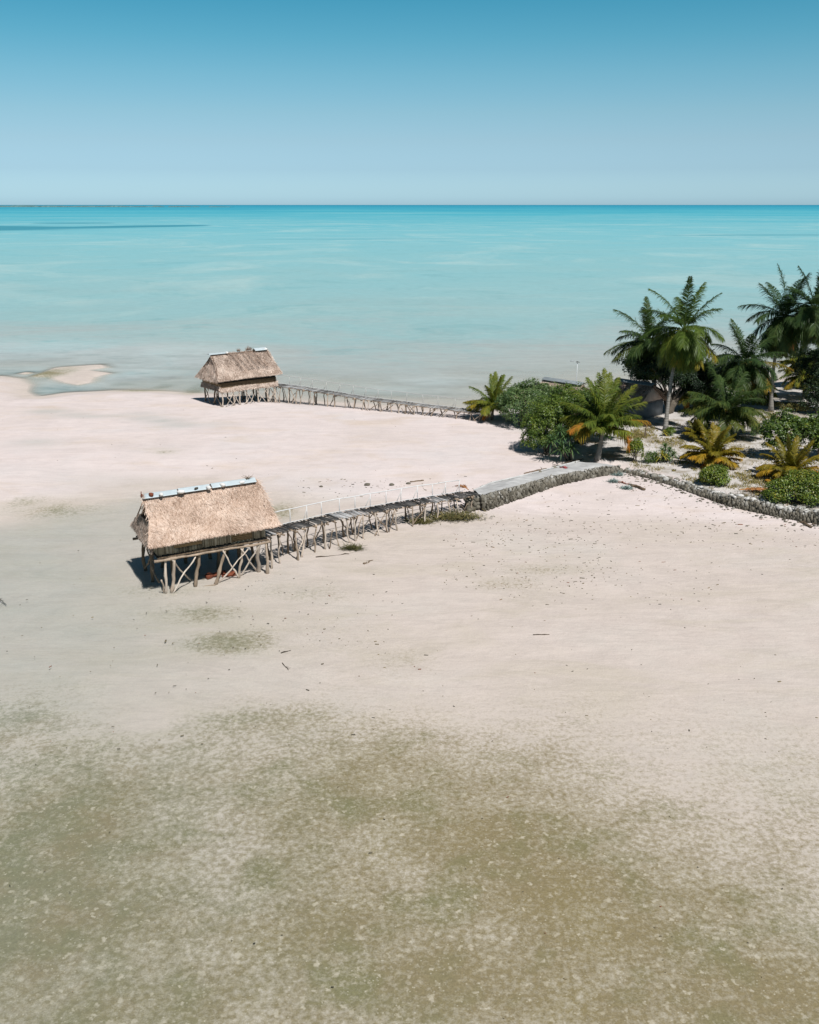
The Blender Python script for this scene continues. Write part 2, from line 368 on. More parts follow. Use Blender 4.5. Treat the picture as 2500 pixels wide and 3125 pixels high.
isd = sdf(Pq, ISLE).reshape(X.shape); spd = sdf(Pq, SPIT).reshape(X.shape)
inl = ss((isd - .1) / .8)
dry = ss((spd + .5) / 3.5)
bard = np.maximum(sdf(Pq, BAR), sdf(Pq, BAR2)).reshape(X.shape)

def grid_obj(name, Z, attrs, mat):
    me = bpy.data.meshes.new(name)
    V = np.stack([X.ravel(), Y.ravel(), Z.ravel()], 1)
    me.vertices.add(len(V)); me.vertices.foreach_set('co', V.astype(np.float32).ravel())
    me.loops.add(QF.size); me.loops.foreach_set('vertex_index', QF.ravel().astype(np.int32))
    me.polygons.add(len(QF)); me.polygons.foreach_set('loop_start', (np.arange(len(QF)) * 4).astype(np.int32))
    me.polygons.foreach_set('loop_total', np.full(len(QF), 4, np.int32)); me.polygons.foreach_set('use_smooth', np.ones(len(QF), bool))
    for k, a in attrs.items():
        at_ = me.attributes.new(k, 'FLOAT', 'POINT'); at_.data.foreach_set('value', a.ravel().astype(np.float32))
    me.update(calc_edges=True); me.materials.append(mat)
    o = bpy.data.objects.new(name, me); col.objects.link(o); o['kind'] = 'structure'; return o

def ground_material():
    m, n = new_mat('coral_sand'); v = objc(n)
    alga, dryn, inln, wetn = attr(n, 'algae'), attr(n, 'dry'), attr(n, 'inland'), attr(n, 'wet')
    n_big = noise(n, v, .11, 4, .6); n_mid = noise(n, v, .7, 5, .6); n_fine = noise(n, v, 5.0, 6, .78); n_grain = noise(n, v, 16, 3, .7)
    vs = objc(n, (.5, 1.1, 1)); n_streak = noise(n, vs, .35, 4, .6, .6)
    dry_c = ramp(n, n_big, [(.30, (.605, .53, .50)), (.5, (.64, .562, .54)), (.72, (.625, .57, .555))])
    tonal = ramp(n, n_mid, [(.25, .94), (.75, 1.05)])
    dry_c = mixc(n, 1.0, dry_c, tonal, 'MULTIPLY')
    yel = ramp(n, n_streak, [(.52, 0.), (.74, .55)])
    dry_c = mixc(n, yel, dry_c, (.56, .46, .37))
    wet_c = ramp(n, n_big, [(.3, (.535, .47, .415)), (.5, (.555, .485, .44)), (.7, (.545, .495, .45))])
    wet_c = mixc(n, 1.0, wet_c, ramp(n, n_mid, [(.2, .93), (.8, 1.07)]), 'MULTIPLY')
    rip = noise(n, objc(n, (1.0, 6.0, 1)), 1.6, 4, .65, .6)
    wet_c = mixc(n, 1.0, wet_c, ramp(n, rip, [(.25, .93), (.75, 1.05)]), 'MULTIPLY')  # shading of the sand ripples, put into the wet colour
    near = N(n, 'ShaderNodeSeparateXYZ'); n.links.new(v, near.inputs[0])
    thin = ramp(n, noise(n, objc(n, (.5, 1.3, 1)), .25, 6, .65, .8), [(.50, 0.), (.66, .4)])
    wet_c = mixc(n, thin, wet_c, (.46, .41, .325))
    c = mixc(n, dryn, wet_c, dry_c)
    tide = ramp(n, noise(n, objc(n, (.35, 1.6, 1)), .30, 6, .7, 1.2), [(.46, 1.), (.50, .93), (.54, 1.), (.62, 1.03), (.70, .95)])
    c = mixc(n, 1.0, c, tide, 'MULTIPLY')
    c = mixc(n, math_(n, 'MULTIPLY', wetn, math_(n, 'ADD', .25, n_mid)), c, (.43, .425, .40))
    c = mixc(n, math_(n, 'MULTIPLY', alga, 1.3, True), c, (.455, .42, .345))
    # algae: mottled, more in the middle of each patch
    a0 = math_(n, 'ADD', alga, math_(n, 'MULTIPLY', math_(n, 'SUBTRACT', n_mid, .5), 1.2))
    a1 = math_(n, 'ADD', a0, math_(n, 'MULTIPLY', math_(n, 'SUBTRACT', n_fine, .5), 3.4))
    a1 = math_(n, 'MULTIPLY', a1, math_(n, 'MULTIPLY', alga, 3.0, True))
    af = ramp(n, a1, [(.05, 0.), (.45, .50), (1.0, .93)])
    alg_c = ramp(n, noise(n, v, .35, 3, .6), [(.3, (.205, .165, .075)), (.5, (.205, .165, .085)), (.70, (.165, .155, .07))])
    leftg = ramp(n, math_(n, 'DIVIDE', math_(n, 'ADD', near.outputs[0], 30), 60), [(.22, .9), (.52, 0.)])
    alg_c = mixc(n, math_(n, 'MULTIPLY', leftg, ramp(n, noise(n, v, .5, 4, .6), [(.35, .1), (.6, 1.)])), alg_c, (.145, .16, .085))
    c = mixc(n, af, c, alg_c)
    c = mixc(n, math_(n, 'MULTIPLY', af, .9, True), c, mixc(n, 1.0, c, ramp(n, noise(n, v, 11, 4, .75), [(.25, .74), (.75, 1.26)]), 'MULTIPLY'))
    # pale shell crumbs and tufts lying in the algae
    vo = N(n, 'ShaderNodeTexVoronoi'); vo.inputs['Scale'].default_value = 5.6; n.links.new(mixc(n, .30, v, noise(n, v, 4, 3, .6, 0, 1)), vo.inputs['Vector'])
    cr1 = ramp(n, vo.outputs[0], [(.05, 1.), (.22, .75), (.36, 0.)])
    vcs = N(n, 'ShaderNodeSeparateColor'); n.links.new(vo.outputs['Color'], vcs.inputs[0])
    cr1 = math_(n, 'MULTIPLY', cr1, ramp(n, vcs.outputs[0], [(.25, 0.), (1., .85)]))
    crumb = math_(n, 'MULTIPLY', cr1, ramp(n, af, [(.08, 0.), (.35, 1.)]))
    c = mixc(n, crumb, c, (.50, .455, .36))
    vo2 = N(n, 'ShaderNodeTexVoronoi'); vo2.inputs['Scale'].default_value = 9; n.links.new(v, vo2.inputs['Vector'])
    vcs2 = N(n, 'ShaderNodeSeparateColor'); n.links.new(vo2.outputs['Color'], vcs2.inputs[0])
    cr2 = math_(n, 'MULTIPLY', ramp(n, vo2.outputs[0], [(.06, 1.), (.26, 0.)]), ramp(n, vcs2.outputs[1], [(.60, 0.), (.85, .8)]))
    c = mixc(n, math_(n, 'MULTIPLY', cr2, ramp(n, af, [(.05, 0.), (.4, .8)])), c, (.58, .54, .44))
    # grain over everything
    c = mixc(n, 1.0, c, ramp(n, n_grain, [(.2, .90), (.8, 1.09)]), 'MULTIPLY')
    # inland soil: paler grey sand with dark leaf litter and thin dry grass
    soil = ramp(n, noise(n, v, .9, 6, .65), [(.3, (.60, .56, .53)), (.55, (.50, .475, .45)), (.72, (.36, .33, .29))])
    lit = ramp(n, noise(n, v, .45, 6, .72), [(.50, 0.), (.60, .55), (.74, .85)])
    soil = mixc(n, lit, soil, (.25, .205, .135))
    spk = ramp(n, noise(n, v, 7, 3, .7), [(.60, 0.), (.70, .7)])
    soil = mixc(n, spk, soil, (.16, .13, .09))
    c = mixc(n, inln, c, soil)
    b = N(n, 'ShaderNodeBsdfPrincipled'); b.inputs['Roughness'].default_value = .95; b.inputs['Specular IOR Level'].default_value = .1
    n.links.new(c, b.inputs['Base Color'])
    bp = N(n, 'ShaderNodeBump'); bp.inputs['Strength'].default_value = .45; bp.inputs['Distance'].default_value = .09
    hsum = math_(n, 'ADD', noise(n, v, 2.2, 6, .65), math_(n, 'MULTIPLY', math_(n, 'MULTIPLY', inln, noise(n, v, 1.0, 5, .7)), 3))
    n.links.new(hsum, bp.inputs['Height']); n.links.new(bp.outputs[0], b.inputs['Normal'])
    o = N(n, 'ShaderNodeOutputMaterial'); n.links.new(b.outputs[0], o.inputs[0])
    return m
grid_obj('ground', Hh, {'algae': alg, 'dry': np.clip(dry, 0, 1), 'inland': inl, 'wet': np.clip(wet, 0, 1)}, ground_material())

def water_material():
    m, n = new_mat('lagoon_water'); v = objc(n)
    dep = attr(n, 'depth')
    geo = N(n, 'ShaderNodeSeparateXYZ'); n.links.new(v, geo.inputs[0]); gx, gy = geo.outputs[0], geo.outputs[1]
    patch = noise(n, objc(n, (.6, 1, 1)), .030, 7, .66, 1.0)
    patch2 = noise(n, objc(n, (.5, 1, 1)), .42, 6, .7, .5)
    lg = math_(n, 'DIVIDE', math_(n, 'LOGARITHM', math_(n, 'MAXIMUM', gy, 20), 10), 1)     # 2..5 from beach to horizon
    far = noise(n, objc(n, (.5, .8, 1)), .003, 6, .6, .6)
    d1 = math_(n, 'ADD', dep, math_(n, 'MULTIPLY', math_(n, 'SUBTRACT', patch, .5), math_(n, 'MULTIPLY', math_(n, 'MINIMUM', dep, .6), 1.8)))
    d1 = math_(n, 'ADD', d1, math_(n, 'MULTIPLY', math_(n, 'SUBTRACT', patch2, .5), math_(n, 'MULTIPLY', math_(n, 'MINIMUM', dep, .35), 1.0)))
    d1 = math_(n, 'ADD', d1, math_(n, 'MULTIPLY', math_(n, 'SUBTRACT', far, .5), math_(n, 'MULTIPLY', math_(n, 'MAXIMUM', math_(n, 'SUBTRACT', dep, 1.0), 0.), 1.1)))
    dn = math_(n, 'DIVIDE', d1, 6.0)
    body = ramp(n, dn, WATER_RAMP)
    weed = ramp(n, patch2, [(.56, 0.), (.74, .34)])
    weed = math_(n, 'MULTIPLY', weed, ramp(n, dn, [(.01, 0.), (.05, 1.), (.19, .7), (.30, .0)]))
    body = mixc(n, weed, body, (.20, .34, .32))
    body = mixc(n, math_(n, 'MULTIPLY', attr(n, 'murk'), ramp(n, patch2, [(.32, 1.0), (.66, .35)])), body, (.155, .235, .24))
    weedf = math_(n, 'MULTIPLY', ramp(n, noise(n, objc(n, (.6, 1, 1)), .03, 6, .68, .8), [(.60, 0.), (.74, .35)]), ramp(n, dn, [(.17, 0.), (.24, 1.), (.42, .8), (.5, .0)]))
    body = mixc(n, weedf, body, (.06, .24, .27))
    # dark seagrass bed far out on the left
    wob = math_(n, 'MULTIPLY', math_(n, 'SUBTRACT', noise(n, objc(n, (.3, 1, 1)), .012, 4, .6), .5), .5)
    def ell(cx, cy, rx, ry, sk=0.0):
        a = math_(n, 'DIVIDE', math_(n, 'SUBTRACT', gx, cx), rx)
        yy = math_(n, 'SUBTRACT', math_(n, 'SUBTRACT', gy, cy), math_(n, 'MULTIPLY', math_(n, 'SUBTRACT', gx, cx), sk))
        b_ = math_(n, 'DIVIDE', yy, ry)
        r = math_(n, 'ADD', math_(n, 'MULTIPLY', a, a), math_(n, 'MULTIPLY', b_, b_))
        return ramp(n, math_(n, 'ADD', r, wob), [(.80, 1.), (1.05, 0.)])
    bed = ell(-700, 790, 475, 165, .06)
    bed = math_(n, 'MAXIMUM', bed, ell(-240, 885, 62, 55, .7)); bed = math_(n, 'MAXIMUM', bed, ell(-345, 1050, 45, 28)); bed = math_(n, 'MAXIMUM', bed, math_(n, 'MULTIPLY', ell(270, 640, 120, 20, .1), .35)); bed = math_(n, 'MAXIMUM', bed, math_(n, 'MULTIPLY', ell(-30, 560, 60, 9, .1), .3))
    sh1 = noise(n, objc(n, (1, .8, 1)), .016, 7, .68, 1.2); sh2 = noise(n, objc(n, (.9, .9, 1)), .06, 6, .7, .8)
    shm = ramp(n, dn, [(.05, .3), (.12, 1.), (.36, .8), (.48, .0)])
    body = mixc(n, math_(n, 'MULTIPLY', shm, ramp(n, sh1, [(.50, 0.), (.68, .55)])), body, (.46, .60, .58))
    body = mixc(n, math_(n, 'MULTIPLY', shm, ramp(n, sh2, [(.54, 0.), (.70, .42)])), body, (.15, .38, .40))
    body = mixc(n, math_(n, 'MULTIPLY', bed, .9), body, (.030, .235, .31))
    body = mixc(n, 1.0, body, ramp(n, noise(n, objc(n, (.5, 1, 1)), .8, 6, .8), [(.25, .88), (.75, 1.10)]), 'MULTIPLY')
    df = N(n, 'ShaderNodeBsdfDiffuse'); n.links.new(body, df.inputs[0])
    tr = N(n, 'ShaderNodeBsdfTransparent')
    n.links.new(ramp(n, dn, [(0, (1, 1, 1)), (.012, (.965, .985, .98)), (.06, (.86, .94, .93)), (.2, (.5, .8, .8))]), tr.inputs[0])
    a = math_(n, 'SUBTRACT', 1.0, math_(n, 'POWER', 2.718, math_(n, 'MULTIPLY', math_(n, 'MAXIMUM', d1, 0.), math_(n, 'SUBTRACT', -1.7, math_(n, 'MULTIPLY', attr(n, 'murk'), 9.)))), True)
    mxs = N(n, 'ShaderNodeMixShader'); n.links.new(a, mxs.inputs[0]); n.links.new(tr.outputs[0], mxs.inputs[1]); n.links.new(df.outputs[0], mxs.inputs[2])
    gl = N(n, 'ShaderNodeBsdfGlossy'); gl.inputs['Roughness'].default_value = .12
    bp = N(n, 'ShaderNodeBump'); bp.inputs['Strength'].default_value = .5; bp.inputs['Distance'].default_value = .04
    rip = math_(n, 'ADD', noise(n, objc(n, (.45, 1, 1)), 5.5, 4, .6, .5), math_(n, 'MULTIPLY', noise(n, objc(n, (.4, 1, 1)), 1.2, 3, .6), .6))
    n.links.new(rip, bp.inputs['Height']); n.links.new(bp.outputs[0], gl.inputs['Normal'])
    fr = N(n, 'ShaderNodeFresnel'); fr.inputs[0].default_value = 1.33; n.links.new(bp.outputs[0], fr.inputs['Normal'])
    frc = math_(n, 'MULTIPLY', math_(n, 'MINIMUM', math_(n, 'MULTIPLY', fr.outputs[0], .75), .13), ramp(n, dep, [(0, 0.), (.035, .25), (.35, 1.)]))
    m2 = N(n, 'ShaderNodeMixShader'); n.links.new(frc, m2.inputs[0]); n.links.new(mxs.outputs[0], m2.inputs[1]); n.links.new(gl.outputs[0], m2.inputs[2])
    o = N(n, 'ShaderNodeOutputMaterial'); n.links.new(m2.outputs[0], o.inputs[0])
    return m
WATER_RAMP = [(0, (.50, .48, .43)), (.03, (.50, .53, .50)), (.08, (.54, .58, .57)), (.15, (.34, .53, .54)), (.24, (.26, .485, .51)), (.36, (.18, .455, .51)), (.48, (.07, .38, .47)), (.60, (.022, .30, .42)), (.75, (.008, .22, .34)), (1, (.005, .17, .30))]
depth = np.maximum(-Hh, 0)
depth = np.where(Y < 9, .1, depth)
murk = np.zeros_like(X)
for cx, cy, rx, ry, k in [(170, 1190, 170, 22, .9), (40, 1135, 200, 16, .75), (60, 1075, 300, 26, .55), (420, 1085, 300, 30, .45), (420, 1140, 120, 14, .55), (560, 1165, 200, 16, .2), (1150, 1195, 330, 16, .35), (1350, 1165, 120, 14, .4), (700, 1170, 200, 20, .3)]:
    murk = np.maximum(murk, k * blob(cx, cy, rx, ry))
water = grid_obj('water', np.zeros_like(X), {'depth': depth, 'murk': murk}, water_material())
# ---- objects
# ------------------------------------------------------------ thatch and huts
def strands(mb, P0, D, Nn, length, width, tint, lift=.04):
    "many straw blades: start P0, direction D, surface normal Nn"
    n = len(P0); D = nrm(D); side = nrm(np.cross(D, Nn))
    L = np.broadcast_to(np.asarray(length, float), (n,))[:, None]; W_ = np.broadcast_to(np.asarray(width, float), (n,))[:, None]
    P1 = P0 + D * L + Nn * (rng.uniform(.2, 1, (n, 1)) * lift)
    roll = Nn * rng.uniform(-.5, .5, (n, 1))
    sd = nrm(side + roll) * W_ / 2
    V = np.stack([P0 - sd, P0 + sd, P1 + sd * .6, P1 - sd * .6], 1).reshape(-1, 3)
    F = np.arange(4 * n).reshape(n, 4)
    mb.add(V, F, np.repeat(tint, 4))
def thatch_quad(mb, A, B, C, D, n, length=(.22, .42), width=.026, spread=.45, base_t=.2, tb=.62, sag=0.0, edge=None, over=.05, thick=.12, patches=True):
    "A-B top line, D-C bottom line (A above D)"
    A, B, C, D = [np.asarray(p, float) for p in (A, B, C, D)]
    nn = nrm(np.cross(B - A, D - A));
    if nn[2] < 0: nn = -nn
    def surf(s, t):
        s = np.asarray(s)[:, None]; t = np.asarray(t)[:, None]
        P = (A * (1 - s) + B * s) * (1 - t) + (D * (1 - s) + C * s) * t
        if edge is not None: P = P + edge(s[:, 0], t[:, 0])[:, None] * nrm(B - A)
        return P - nn * (sag * np.sin(t * math.pi) + .035 * np.sin(s * 9 + t * 4) * np.sin(t * 5))
    G = 12; gs, gt = np.meshgrid(np.linspace(0, 1, G), np.linspace(0, 1, G)); gs = gs.ravel(); gt = gt.ravel()
    top = surf(gs, gt); bot = top - nn * thick
    ii = np.arange(G * G).reshape(G, G); q = np.stack([ii[:-1, :-1], ii[:-1, 1:], ii[1:, 1:], ii[1:, :-1]], -1).reshape(-1, 4)
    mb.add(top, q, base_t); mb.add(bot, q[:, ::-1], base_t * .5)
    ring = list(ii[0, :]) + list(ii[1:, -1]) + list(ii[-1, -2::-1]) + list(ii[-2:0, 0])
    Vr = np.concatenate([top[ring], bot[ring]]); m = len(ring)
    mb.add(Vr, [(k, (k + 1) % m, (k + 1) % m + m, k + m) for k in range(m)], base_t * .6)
    s = rng.uniform(-.012, 1.012, n); t = rng.uniform(-.02, 1.0, n); P = surf(s, t)
    down = nrm(nrm(D - A) + nrm(C - B))
    ang = rng.normal(0, spread, n) + .25 * np.sin(s * 7 + t * 3)
    along = nrm(B - A); Dv = down * np.cos(ang)[:, None] + along * np.sin(ang)[:, None]
    L = rng.uniform(*length, n)
    L = np.where(t + L / np.linalg.norm(D - A) > 1 + over, L * .55, L)
    tn = tb + rng.normal(0, .17, n)
    if patches:
        tn += .10 * np.sin(s * 11 + 2 * np.sin(t * 5)) + .06 * np.sin(s * 37 + t * 9)
        row = np.abs(((t * 7 + .05 * np.sin(s * 30)) % 1) - .5); tn += -.10 * (row > .42)
    tn = np.where(rng.uniform(size=n) < .10, rng.uniform(.0, .3, n), tn)
    strands(mb, P, Dv, nn, L, rng.uniform(.6, 1.3, n) * width, np.clip(tn, 0, 1))
    # ragged eave
    ne = int(n * .06); s = rng.uniform(0, 1, ne); P = surf(s, np.full(ne, .985)); P -= nn * rng.uniform(0, thick, (ne, 1))
    ang = rng.normal(0, .35, ne); Dv = down * np.cos(ang)[:, None] + along * np.sin(ang)[:, None] + np.array([0, 0, -.35])
    strands(mb, P, Dv, nn, rng.uniform(.04, .15, ne), width, np.clip(rng.normal(.5, .25, ne), 0, 1), 0)
    for ss_ in (0.0, 1.0):   # verge fringe
        ne2 = int(n * .02); t = rng.uniform(0, 1, ne2); P = surf(np.full(ne2, ss_), t) - nn * rng.uniform(0, thick, (ne2, 1))
        Dv = down + along * rng.uniform(-.2, .9, (ne2, 1)) * (1 if ss_ else -1)
        strands(mb, P, Dv, nn, rng.uniform(.06, .2, ne2), width, np.clip(rng.normal(.45, .25, ne2), 0, 1), 0)
def cane_wall(mb, x0, x1, y, z0, z1, axis=0, tint=.5, step=.055):
    k = x0
    while k < x1:
        wdt = rng.uniform(.035, .055); dz = rng.uniform(-.03, .03)
        c = (k + wdt / 2, y + rng.uniform(-.008, .008), (z0 + z1) / 2 + dz) if axis == 0 else (y + rng.uniform(-.008, .008), k + wdt / 2, (z0 + z1) / 2 + dz)
        s = (wdt, .03, z1 - z0) if axis == 0 else (.03, wdt, z1 - z0)
        box(mb, c, s, 0, np.clip(rng.normal(tint, .22), 0, 1), .006); k += step
def panel(mb, x0, x1, y, z0, z1, axis=0, tint=.5):
    n = 10; zz = np.linspace(z0, z1, n)
    for i in range(n - 1):
        c = ((x0 + x1) / 2 + rng.uniform(-.01, .01), y + rng.uniform(-.008, .008), (zz[i] + zz[i + 1]) / 2)
        s = (x1 - x0, .04, zz[i + 1] - zz[i] + .006)
        if axis: c = (c[1], c[0], c[2]); s = (s[1], s[0], s[2])
        box(mb, c, s, 0, np.clip(rng.normal(tint, .2), 0, 1), .004)
def corr_sheet(mb, x0, x1, zc, half, drop, y0=0.0, tint=.8, rust=None, tilt=0.0):
    "folded corrugated ridge sheet, ridges running along its length"
    n = 9; th = .018
    ys_ = np.linspace(-half, half, 2 * n + 1); xsn = np.linspace(x0, x1, 9)
    for sgn in (0,):
        top = []
        for xi in xsn:
            for k, yv in enumerate(ys_):
                z = zc - drop * abs(yv) / half + (.014 if k % 2 else -.008) + tilt * (xi - x0)
                top.append((xi, y0 + yv, z))
        top = np.array(top); bot = top - [0, 0, th]
        W_ = len(ys_); ii = np.arange(len(top)).reshape(len(xsn), W_)
        q = np.stack([ii[:-1, :-1], ii[:-1, 1:], ii[1:, 1:], ii[1:, :-1]], -1).reshape(-1, 4)
        tt = np.clip(tint + rng.normal(0, .05, len(top)), 0, 1)
        if rust is not None:
            f = np.clip(1 - np.abs(top[:, 0] - rust) / .35, 0, 1); tt = tt * (1 - f)
        mb.add(top, q, tt); mb.add(bot, q[:, ::-1], tt)
        ring = list(ii[0, :]) + list(ii[1:, -1]) + list(ii[-1, -2::-1]) + list(ii[-2:0, 0]); m = len(ring)
        mb.add(np.concatenate([top[ring], bot[ring]]), [(k, (k + 1) % m, (k + 1) % m + m, k + m) for k in range(m)], .6)

# ---- front hut --------------------------------------------------------------
HC = np.array([-10.59, 47.35]); HR = R(30)
hut = tag(empty('stilt_hut', (HC[0], HC[1], 0), HR), 'large thatched stilt hut in the shallows nearest the camera, bluish tin along its whole ridge', 'hut', 'thatched stilt huts on the sand spit')
def h2w(p, C=HC, r=HR):
    if C is not HC: p = (p[0] * BS, p[1] * BS, p[2])
    c, s = math.cos(r), math.sin(r); return (C[0] + p[0] * c - p[1] * s, C[1] + p[0] * s + p[1] * c, p[2])
def w2h(p, C=HC, r=HR): dx, dy = p[0] - C[0], p[1] - C[1]; c, s = math.cos(r), math.sin(r); return (dx * c + dy * s, -dx * s + dy * c)
def edgeL(s, t): return np.where(t > .45, -(t - .45) / .55 * .45, 0) * (1 - s) ** 3
mb = MB()
thatch_quad(mb, (-2.72, .06, 4.42), (3.10, .06, 4.46), (3.36, -2.2, 2.62), (-2.78, -2.28, 2.62), 19000, edge=edgeL, sag=.06, width=.021)
thatch_quad(mb, (-2.72, -.06, 4.42), (3.10, -.06, 4.46), (3.30, 2.2, 2.72), (-2.66, 2.2, 2.78), 5000, sag=.36)
mb.build('roof', M['thatch'], hut)
mb = MB()
thatch_quad(mb, (-2.80, -1.35, 3.28), (-2.74, 1.2, 3.22), (-2.92, 2.2, 2.46), (-3.12, -2.15, 2.34), 3600, spread=.18, tb=.55, thick=.07, length=(.25, .5))
mb.build('gable_thatch', M['thatch2'], hut)
mb = MB()
thatch_quad(mb, (3.02, -1.2, 3.45), (3.02, 1.2, 3.45), (3.24, 2.0, 2.5), (3.24, -2.0, 2.5), 1500, spread=.18, tb=.5, thick=.06)
mb.build('gable_thatch', M['thatch2'], hut)
mb = MB()
prism(mb, [(-1.3, 3.2), (1.0, 3.2), (.75, 3.5), (0, 4.38)], 0, -2.62, -2.56, .0)  # dark panel stands in for the shaded inside of the open vent
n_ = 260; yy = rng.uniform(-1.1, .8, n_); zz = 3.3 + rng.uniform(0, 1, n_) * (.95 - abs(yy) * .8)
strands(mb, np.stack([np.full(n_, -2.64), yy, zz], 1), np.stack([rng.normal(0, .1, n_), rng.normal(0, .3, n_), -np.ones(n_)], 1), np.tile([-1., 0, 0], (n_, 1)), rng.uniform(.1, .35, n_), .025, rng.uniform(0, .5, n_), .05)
mb.build('dark_infill', M['dark'], hut)
mb = MB(); prism(mb, [(-1.25, 3.3), (.9, 3.3), (.7, 3.5), (0, 4.38)], 0, 2.9, 2.96, .3); mb.build('dark_infill', M['dark'], hut)  # same painted dark behind the right gable opening
for (a, b, tn, ru, dz) in [(-2.92, -1.05, .62, -2.95, 0), (-1.10, .62, .72, None, .03), (.58, 3.06, .68, None, .05)]:
    mb = MB(); corr_sheet(mb, a + .08, b - .04, 4.55 + dz, .27, .15, .0, tn, ru); mb.build('ridge_sheet', M['tin'], hut)
# walls below the eaves: cane and woven leaf panels
zf, zw = 1.90, 2.78
mb = MB()
cane_wall(mb, -2.72, -1.95, -1.80, zf + .02, zw, 0, .55); cane_wall(mb, -.55, .95, -1.80, zf + .04, zw, 0, .5); cane_wall(mb, 2.05, 2.72, -1.80, zf + .04, zw, 0, .5)
cane_wall(mb, -1.95, -.55, -1.80, zf, zf + .26, 0, .45); cane_wall(mb, .95, 2.05, -1.80, zf, zf + .08, 0, .45)
cane_wall(mb, -1.72, 1.72, -2.74, zf, zw, 1, .5, .07); cane_wall(mb, -1.72, 1.72, 2.74, zf, zw, 1, .5, .07)
cane_wall(mb, -2.7, 2.7, 1.80, zf, zw, 0, .5, .08)
mb.build('cane_wall', M['cane'], hut)
for a, b, z0 in [(-1.94, -.56, zf + .27), (.96, 2.04, zf + .09)]:
    mb = MB(); panel(mb, a, b, -1.81, z0, zw, 0, .5); mb.build('woven_panel', M['weave'], hut)
mb = MB(); box(mb, (0, 0, 1.84), (5.6, 3.7, .07), 0, .35)
k = -2.7
while k < 2.75: box(mb, (k, 0, 1.77), (.09, 3.86, .07), 0, .4, .01); k += .42
mb.build('floor', M['dark'], hut)
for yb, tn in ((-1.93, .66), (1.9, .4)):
    mb = MB(); pole(mb, (-2.98, yb, 1.70), (2.98, yb, 1.70), .062, .055, 14, .005, .3, tn); pole(mb, (-2.8, yb + .05, 1.80), (2.9, yb + .05, 1.80), .05, .05, 10, .004, .15, tn * .5)
    mb.build('floor_beam', M['wood'], hut)
def hpost(pxb, top, r=.085, tn=.8, parent=None, name='post', zb=-.15):
    b = at(*pxb, -.03); lb = w2h(b); mb = MB(); r *= .85; pole(mb, (lb[0], lb[1], zb), top, r * 1.12, r * .9, 7, .018, .16, tn, 8); return mb.build(name, M['wood'], parent or hut, True)
for pb, tp, r in [((506, 1808), (-2.42, -1.88, 1.68), .07), ((524, 1806), (-2.0, -1.9, 1.68), .10), ((595, 1788), (-.72, -1.88, 1.68), .085), ((656, 1783), (.58, -1.9, 1.68), .085), ((727, 1763), (1.52, -1.9, 1.68), .075), ((790, 1744), (2.28, -1.9, 1.68), .10), ((817, 1750), (2.72, -1.92, 1.68), .085)]:
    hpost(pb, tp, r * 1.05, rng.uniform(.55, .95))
for pb, tp, r, tn in [((503, 1806), (-2.72, -1.95, .72), .05, .8), ((524, 1809), (-.95, -1.95, 1.62), .045, .95), ((586, 1768), (-2.12, -1.99, 1.66), .05, .9), ((661, 1779), (1.75, -1.97, 1.52), .042, .9), ((731, 1763), (.42, -1.99, 1.70), .05, .9), ((733, 1757), (2.42, -1.97, 1.66), .042, .9), ((788, 1742), (1.36, -1.99, 1.62), .042, .9), ((592, 1788), (-.1, -2.05, -.02), .05, .6)]:
    hpost(pb, tp, r, tn, None, 'brace')
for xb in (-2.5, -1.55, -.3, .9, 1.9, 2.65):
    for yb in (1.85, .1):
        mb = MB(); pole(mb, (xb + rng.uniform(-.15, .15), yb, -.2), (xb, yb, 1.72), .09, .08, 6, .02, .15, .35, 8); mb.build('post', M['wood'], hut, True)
for a, b in [((-2.55, 1.7, .1), (-2.55, -.2, 1.6)), ((-2.55, -.9, .2), (-2.6, .9, 1.6)), ((-.3, 1.8, .2), (.8, 1.8, 1.6)), ((-2.9, -1.2, 1.0), (-2.5, -.2, 1.7))]:
    mb = MB(); pole(mb, a, b, .045, .035, 6, .04, .1, .5); mb.build('brace', M['wood'], hut, True)
# stones and scraps holding the ridge sheets down
def top_stone(name, lx, lz, ly, s, mat, label, C=HC, r=HR, tint=.8, cat='stone', group='weights on the tin ridge sheets'):
    mb = MB(); stone(mb, (0, 0, 0), s, tint, True, False); o = mb.build(name, mat, None, True, h2w((lx, ly, lz), C, r)); o.rotation_euler = (0, 0, rng.uniform(0, 3))
    return tag(o, label, cat, group)
for lx, sz, lab in [(-1.95, .10, 'small pale stone on the front edge of the left tin sheet of the nearer hut'), (-.98, .13, 'pale stone at the joint of the left and middle tin sheets of the nearer hut'), (.45, .12, 'pale stone at the joint of the middle and right tin sheets of the nearer hut'), (1.22, .14, 'large white stone on the right tin sheet of the nearer hut'), (2.25, .11, 'flat white stone near the right end of the nearer hut ridge')]:
    top_stone('ridge_stone', lx, 4.50, -.30 + (.12 if lx > 1 else 0), (sz * 1.5, sz * 1.0, sz * .8), M['white'], lab)
top_stone('ridge_stone', -.15, 4.53, -.22, (.13, .07, .05), M['coral'], 'dark flat stone on the middle tin sheet of the nearer hut', tint=.1)
top_stone('rusty_scrap', -2.42, 4.53, -.2, (.14, .09, .11), M['redbrown'], 'rusty brown lump on the left end of the nearer hut ridge', tint=.7, cat='scrap')
mb = MB()
for k in range(14): pole(mb, (rng.normal(0, .06), rng.normal(0, .05), 0), (rng.normal(0, .18), rng.normal(0, .1), rng.uniform(.08, .2)), .012, .006, 2, .05, .1, .4, 4)
o = mb.build('twig_bundle', M['wood'], None, False, h2w((2.62, -.05, 4.6))); tag(o, 'small bundle of dry twigs at the right end of the nearer hut ridge', 'twigs')
